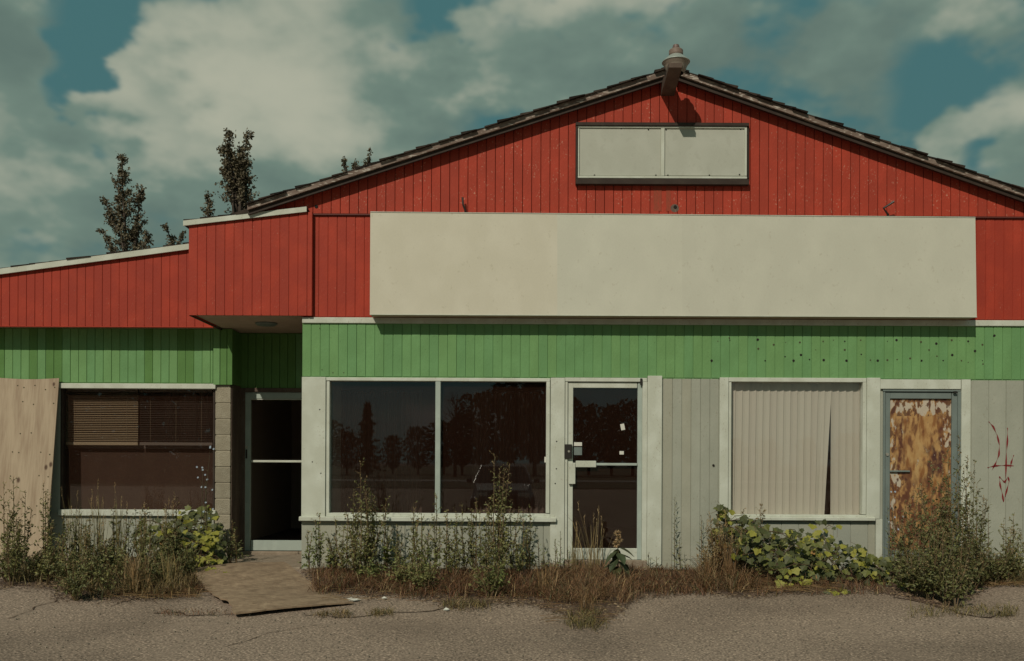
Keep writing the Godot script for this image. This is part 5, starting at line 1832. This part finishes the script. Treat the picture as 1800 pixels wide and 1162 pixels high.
	# broad leaved plants
	for w in [[680, 1012, 950, 16], [700, 1008, 955, 14], [580, 1010, 965, 14]]:
		broad(w[0], w[1], w[2], w[3], "broad leaved dock plant among the weeds below display window", 300 + int(w[0]), "dock plants below the window")
	milkweed()
	# by the middle door and the narrow grey panel
	for w in [[1138, 1004, 970, 6], [1155, 1005, 978, 5], [1186, 1004, 874, 4], [1196, 1008, 945, 13], [1234, 1004, 905, 5], [1240, 1010, 960, 9]]:
		sd += 1
		weed("thin upright weed before the narrow grey siding panel", "weeds before the narrow grey panel", w[0], w[1], w[2], w[3], "lance", OLIVE, sd, "goldenrod")
	grass_tuft("arching golden seed grass before the glass door", "", 1042, 1006, 884, 0.42, 40, STRAW.lerp(OLIVE, 0.35), true, 1)
	grass_tuft("small dry grass clump at the left foot of glass door", "", 1010, 1006, 925, 0.12, 40, STRAW.lerp(OLIVE, 0.5), true, 2)
	grass_tuft("coarse straw coloured grass fan spilling on the asphalt", "", 960, 1046, 975, 0.30, 60, STRAW.lerp(RUSTY, 0.3), false, 3)
	grass_tuft("low straw grass fan at the asphalt edge", "", 1030, 1078, 1020, 0.24, 70, STRAW.lerp(RUSTY, 0.5), false, 4)
	for w in [[1262, 1018, 905], [1285, 1022, 930], [1248, 1024, 960]]:
		sd += 1
		grass_tuft("dry rusty grass clump beside the vine", "dry clumps beside the vine", w[0], w[1], w[2], 0.2, 90, RUSTY.lerp(STRAW, 0.35), true, sd)
	for w in [[1255, 1020, 905, 22], [1275, 1016, 900, 20], [1300, 1014, 895, 16], [1335, 1012, 885, 9]]:
		sd += 1
		weed("brown drying bushy weed beside the vine under the blind window", "drying weeds beside the vine", w[0], w[1], w[2], w[3], "branchy", RUSTY.lerp(OLIVE, 0.45), sd)
	# vines
	vine("sprawling yellow green grape vine under the blind window", [[1300, 935, 50, 30, 0.2, 0.7, 80, 0.2], [1360, 965, 75, 38, 0.15, 0.9, 190, 0.13], [1272, 905, 16, 22, 0.15, 0.4, 16, 0.5], [1420, 950, 45, 30, 0.2, 0.7, 44, 0.28], [1400, 1000, 60, 26, 0.5, 1.1, 100, 0.12], [1480, 985, 55, 34, 0.2, 0.9, 150, 0.2], [1545, 1005, 45, 32, 0.4, 1.0, 90, 0.2], [1470, 1045, 22, 10, 1.2, 1.5, 12, 0.8], [1400, 1015, 28, 18, 1.0, 1.2, 14, 0.9], [1440, 925, 40, 14, 0.15, 0.3, 9, 0.5], [1600, 1030, 30, 14, 0.9, 1.3, 20, 0.6]], 71)
	vine("grape vine with bright yellow leaves beside the entrance pillar", [[345, 930, 48, 36, -0.85, -0.2, 130, 0.08], [320, 960, 50, 34, -0.8, 0.1, 110, 0.06], [360, 975, 42, 36, -0.6, 0.3, 120, 0.14], [368, 950, 26, 20, 0.1, 0.4, 30, 1.8], [365, 985, 24, 14, 0.3, 0.5, 26, 1.8], [372, 1002, 28, 9, 0.5, 0.75, 26, 1.8], [395, 1008, 14, 4, 0.65, 0.85, 12, 1.8], [350, 900, 34, 14, -0.9, -0.6, 24, 0.15], [270, 935, 40, 26, -0.8, -0.3, 40, 0.12], [315, 950, 50, 26, 0.05, 0.35, 60, 0.22]], 72)
	# in front of the wing
	var L2 := "branching weed growing under the wing window"
	for w in [[112, 1010, 905, 16], [150, 1020, 925, 20], [262, 1012, 900, 18], [208, 1028, 945, 20], [135, 1006, 895, 16], [160, 1008, 905, 18], [200, 1004, 892, 16], [222, 1010, 900, 18], [245, 1004, 890, 16], [290, 1008, 895, 18], [310, 1004, 880, 14], [128, 1034, 950, 20], [165, 1040, 965, 20], [270, 1028, 950, 20], [240, 1040, 980, 18], [405, 992, 915, 12], [415, 996, 935, 12], [190, 1052, 990, 18], [130, 1054, 985, 16], [360, 990, 890, 12]]:
		sd += 1
		weed(L2 + (" near the plywood" if w[0] < 190 else (" middle" if w[0] < 300 else " beside the vine")), "weeds under the wing window", w[0], w[1], w[2], w[3], "branchy", OLIVE if sd % 3 else DARKG.lerp(OLIVE, 0.5), sd)
	for w in [[8, 1018, 850, 16], [28, 1014, 838, 16], [45, 1010, 862, 16], [78, 1008, 850, 11], [85, 1010, 868, 12], [95, 1022, 920, 14], [20, 1030, 905, 20], [84, 1030, 945, 18]]:
		sd += 1
		weed("branching weed growing before the leaning plywood sheet", "weeds before the plywood", w[0], w[1], w[2], w[3], "branchy", OLIVE, sd)
	for w in [[130, 1000, 848], [175, 1006, 845], [210, 1004, 855], [150, 1014, 880], [295, 1006, 870], [250, 1010, 890]]:
		sd += 1
		grass_tuft("tall grass with straw seed heads before the wing window", "seed grass before the wing window", w[0], w[1], w[2], 0.16, 44, OLIVE.lerp(STRAW, 0.35), true, sd)
	grass_tuft("golden fan of dry grass at the asphalt edge before the wing", "", 238, 1044, 950, 0.34, 130, STRAW.lerp(RUSTY, 0.25), false, 61)
	grass_tuft("thin tan grass fan beside the chipboard sheet", "", 300, 1036, 950, 0.26, 80, STRAW.lerp(OLIVE, 0.4), false, 62)
	chicory(352, 1000, 785, 501, "thin chicory with pale blue flowers before the wing window")
	chicory(366, 1000, 835, 502, "short chicory with pale blue flowers at the block pillar")
	# the thicket before the rusty door
	var L3 := "dense dark branching weed in the thicket before the rusty door"
	for w in [[1585, 1030, 905, 18], [1600, 1034, 875, 20], [1615, 1036, 850, 22], [1632, 1040, 815, 24], [1650, 1042, 800, 26], [1664, 1044, 785, 22], [1680, 1040, 770, 18], [1694, 1034, 800, 22], [1708, 1030, 815, 20], [1720, 1026, 850, 20], [1640, 1056, 900, 30], [1665, 1062, 930, 28], [1612, 1050, 940, 28], [1690, 1052, 905, 24], [1655, 1030, 840, 30], [1628, 1024, 870, 26], [1700, 1040, 880, 24], [1680, 1068, 985, 22], [1660, 1066, 990, 24]]:
		sd += 1
		weed(L3 + (" panel" if w[0] < 1636 else (" right jamb" if w[0] < 1686 else " post, over the grey siding")), "thicket before the rusty door", w[0], w[1], w[2], w[3], "branchy", DARKG.lerp(OLIVE, 0.55), sd)
	for w in [[1560, 1016, 890, 10], [1570, 1020, 915, 12], [1738, 1020, 902, 11], [1728, 1026, 930, 14], [1745, 1026, 950, 14], [1715, 1036, 920, 14]]:
		sd += 1
		weed("leafy goldenrod at the edge of the thicket", "goldenrod at the thicket edge", w[0], w[1], w[2], w[3], "lance", GREEN.lerp(DARKG, 0.5), sd, "goldenrod")
	for w in [[1762, 1018, 915, 14], [1778, 1016, 905, 14], [1792, 1018, 930, 14], [1770, 1028, 960, 18]]:
		sd += 1
		weed("branching weed below the red graffiti", "weeds below the graffiti", w[0], w[1], w[2], w[3], "branchy", OLIVE, sd)
	chicory(1575, 1010, 865, 503, "thin chicory with pale blue flowers before the rusty door")
	# pebbles and scraps on the asphalt
	var peb := MB.new()
	for i in 420:
		var p := on_ground(r.randf_range(0, 1800), r.randf_range(1040, 1160))
		var s := r.randf_range(0.003, 0.010)
		var k := r.randf_range(0.6, 1.5)
		peb.tube([p + Vector3(0, 0.0, 0), p + Vector3(s * 0.3, s * 0.7, 0), p + Vector3(s * 0.2, s * 1.1, 0)], [s, s * 0.9, s * 0.2], 5, Color(0.20 * k, 0.17 * k, 0.13 * k))
	tag(part(self, "pebbles", peb.mesh(), M.dry), "loose pebbles and grit scattered over the asphalt", "gravel", "", "stuff")
	for s in [[620, 1057, 0.09], [676, 1054, 0.03], [113, 1030, 0.03], [785, 1074, 0.03]]:
		var p := on_ground(s[0], s[1])
		var sc := MB.new()
		var w: float = s[2]
		sc.tri(Vector3(-w, 0.012, 0), Vector3(-w * 0.3, 0.03, -w * 0.7), Vector3(w * 0.9, 0.016, -w * 0.2))
		sc.tri(Vector3(-w, 0.012, 0), Vector3(w * 0.9, 0.016, -w * 0.2), Vector3(w * 0.2, 0.012, w * 0.5))
		sc.tri(Vector3(-w, 0.006, 0), Vector3(w * 0.9, 0.010, -w * 0.2), Vector3(-w * 0.3, 0.024, -w * 0.7))
		sc.tri(Vector3(-w, 0.006, 0), Vector3(w * 0.2, 0.006, w * 0.5), Vector3(w * 0.9, 0.010, -w * 0.2))
		var o := part(self, "paper_scrap", sc.mesh(), M.paper, p)
		tag(o, "small white paper scrap lying at the asphalt edge", "litter", "paper scraps")

func broad(px: float, by: float, ty: float, wpx: float, label: String, sd: int, group: String) -> void:
	var r := RandomNumberGenerator.new()
	r.seed = sd
	var base := on_ground(px, by)
	var h := pt(px, ty, base.z).y - base.y
	var rad := wpx * (DIST - base.z) / FOC
	var t := thing("dock_plant", label, "weed", base, group)
	var wood := MB.new()
	for i in 14:
		var an := r.randf() * TAU
		var s := r.randf_range(0.25, 1.0)
		var at := Vector3(0, h * s * 0.75, 0)
		var al := Vector3(cos(an), r.randf_range(0.1, 1.0), sin(an)).normalized()
		var side := al.cross(Vector3.UP).normalized()
		var ln := rad * r.randf_range(0.7, 1.1)
		var lf := MB.new()
		var col := tint(GREEN, r)
		var last := []
		for k in 6:
			var u := k / 5.0
			var w := ln * 0.42 * sin(PI * clampf(u * 0.92 + 0.04, 0, 1))
			var c := al * ln * u + Vector3(0, -0.25 * ln * u * u, 0)
			var row := [c - side * w + Vector3(0, w * 0.25, 0), c, c + side * w + Vector3(0, w * 0.25, 0)]
			if k > 0:
				lf.quad(last[0], row[0], row[1], last[1], col)
				lf.quad(last[1], row[1], row[2], last[2], col)
			last = row
		part(t, "leaf", lf.mesh(), M.leaf, at)
	wood.tube([Vector3.ZERO, Vector3(0, h * 0.5, 0), Vector3(0.01, h, 0)], [0.007, 0.005, 0.002], 5, Color(0.12, 0.08, 0.04))
	part(t, "stem", wood.mesh(), M.dry)

func milkweed() -> void:
	var r := RandomNumberGenerator.new()
	r.seed = 8
	var base := on_ground(1085, 1020)
	var t := thing("milkweed", "milkweed with broad dark leaves and pink flower head before glass door", "weed", base)
	var h := pt(1085, 938, base.z).y - base.y
	var wood := MB.new()
	wood.tube([Vector3.ZERO, Vector3(0.01, h * 0.5, 0), Vector3(0.0, h * 0.95, 0)], [0.008, 0.007, 0.004], 6, Color(0.10, 0.10, 0.04))
	part(t, "stem", wood.mesh(), M.dry)
	for i in 12:
		var s := lerpf(0.25, 0.75, i / 12.0)
		var an := i * 1.72
		var al := Vector3(cos(an), r.randf_range(-0.75, 0.05), sin(an) * 0.7 + 0.25).normalized()
		var side := al.cross(Vector3.UP).normalized()
		var lf := MB.new()
		var col := tint(Color(0.05, 0.062, 0.024), r, 0.2)
		var last := []
		var ln := r.randf_range(0.15, 0.21)
		for k in 6:
			var u := k / 5.0
			var w := 0.052 * sin(PI * clampf(u * 0.92 + 0.04, 0, 1))
			var c := al * ln * u + Vector3(0, -0.05 * u * u, 0)
			var row := [c - side * w + Vector3(0, w * 0.3, 0), c, c + side * w + Vector3(0, w * 0.3, 0)]
			if k > 0:
				lf.quad(last[0], row[0], row[1], last[1], col)
				lf.quad(last[1], row[1], row[2], last[2], col)
			last = row
		part(t, "leaf", lf.mesh(), M.leaf, Vector3(0, h * s, 0))
	for c in [Vector3(0.0, h, 0.02), Vector3(0.015, h * 0.88, 0.03), Vector3(-0.015, h * 0.78, 0.03)]:
		var fl := MB.new()
		for i in 70:
			var d := rand_dir(r)
			fl.leaf(c + d * 0.012, d, d.cross(rand_dir(r)).normalized(), 0.036, 0.014, tint(Color(0.30, 0.21, 0.11), r, 0.5))
		part(t, "flower_head", fl.mesh(), M.leaf)

func chicory(px: float, by: float, ty: float, sd: int, label: String) -> void:
	var r := RandomNumberGenerator.new()
	r.seed = sd
	var base := on_ground(px, by)
	base.y += 0.002
	var h := pt(px, ty, base.z).y - base.y
	var t := thing("chicory", label, "weed", base)
	var wood := MB.new()
	var lv := MB.new()
	var ends := []
	for i in 2:
		var off := Vector3(r.randf_range(-0.05, 0.05), 0, r.randf_range(-0.04, 0.04))
		var hh := h * (1.0 if i == 0 else r.randf_range(0.6, 0.9))
		var a := Vector3.ZERO
		var b := off + Vector3(0, hh * 0.55, 0)
		var c := off * 2.0 + Vector3(0, hh, 0)
		wood.tube([a, b, c], [0.005, 0.0035, 0.0015], 4, Color(0.07, 0.06, 0.03))
		ends.append(c)
		for k in 4:
			var q := b.lerp(c, r.randf())
			var e := q + Vector3(r.randf_range(-0.08, 0.08), r.randf_range(0.03, 0.09), r.randf_range(-0.05, 0.05))
			wood.tube([q, e], [0.002, 0.001], 3, Color(0.07, 0.06, 0.03))
			if r.randf() < 0.6:
				ends.append(e)
		for k in 12:
			var q := a.lerp(b, r.randf())
			var al := (rand_dir(r) + Vector3(0, 0.5, 0)).normalized()
			lv.leaf(q, al, al.cross(rand_dir(r)).normalized(), 0.06, 0.015, tint(DARKG, r))
	part(t, "stem", wood.mesh(), M.dry)
	part(t, "leaves", lv.mesh(), M.leaf).set_meta("kind", "stuff")
	for e in ends:
		var fl := MB.new()
		var nrm := Vector3(r.randf_range(-0.5, 0.5), 0.5, 1).normalized()
		var ux := nrm.cross(Vector3.UP).normalized()
		var uy := ux.cross(nrm)
		for k in 9:
			var an := TAU * k / 9.0
			var d := ux * cos(an) + uy * sin(an)
			fl.leaf(Vector3.ZERO, (d + nrm * 0.25).normalized(), nrm.cross(d).normalized(), 0.015, 0.008, Color(0.36, 0.43, 0.50))
		part(t, "flower", fl.mesh(), M.leaf, e)
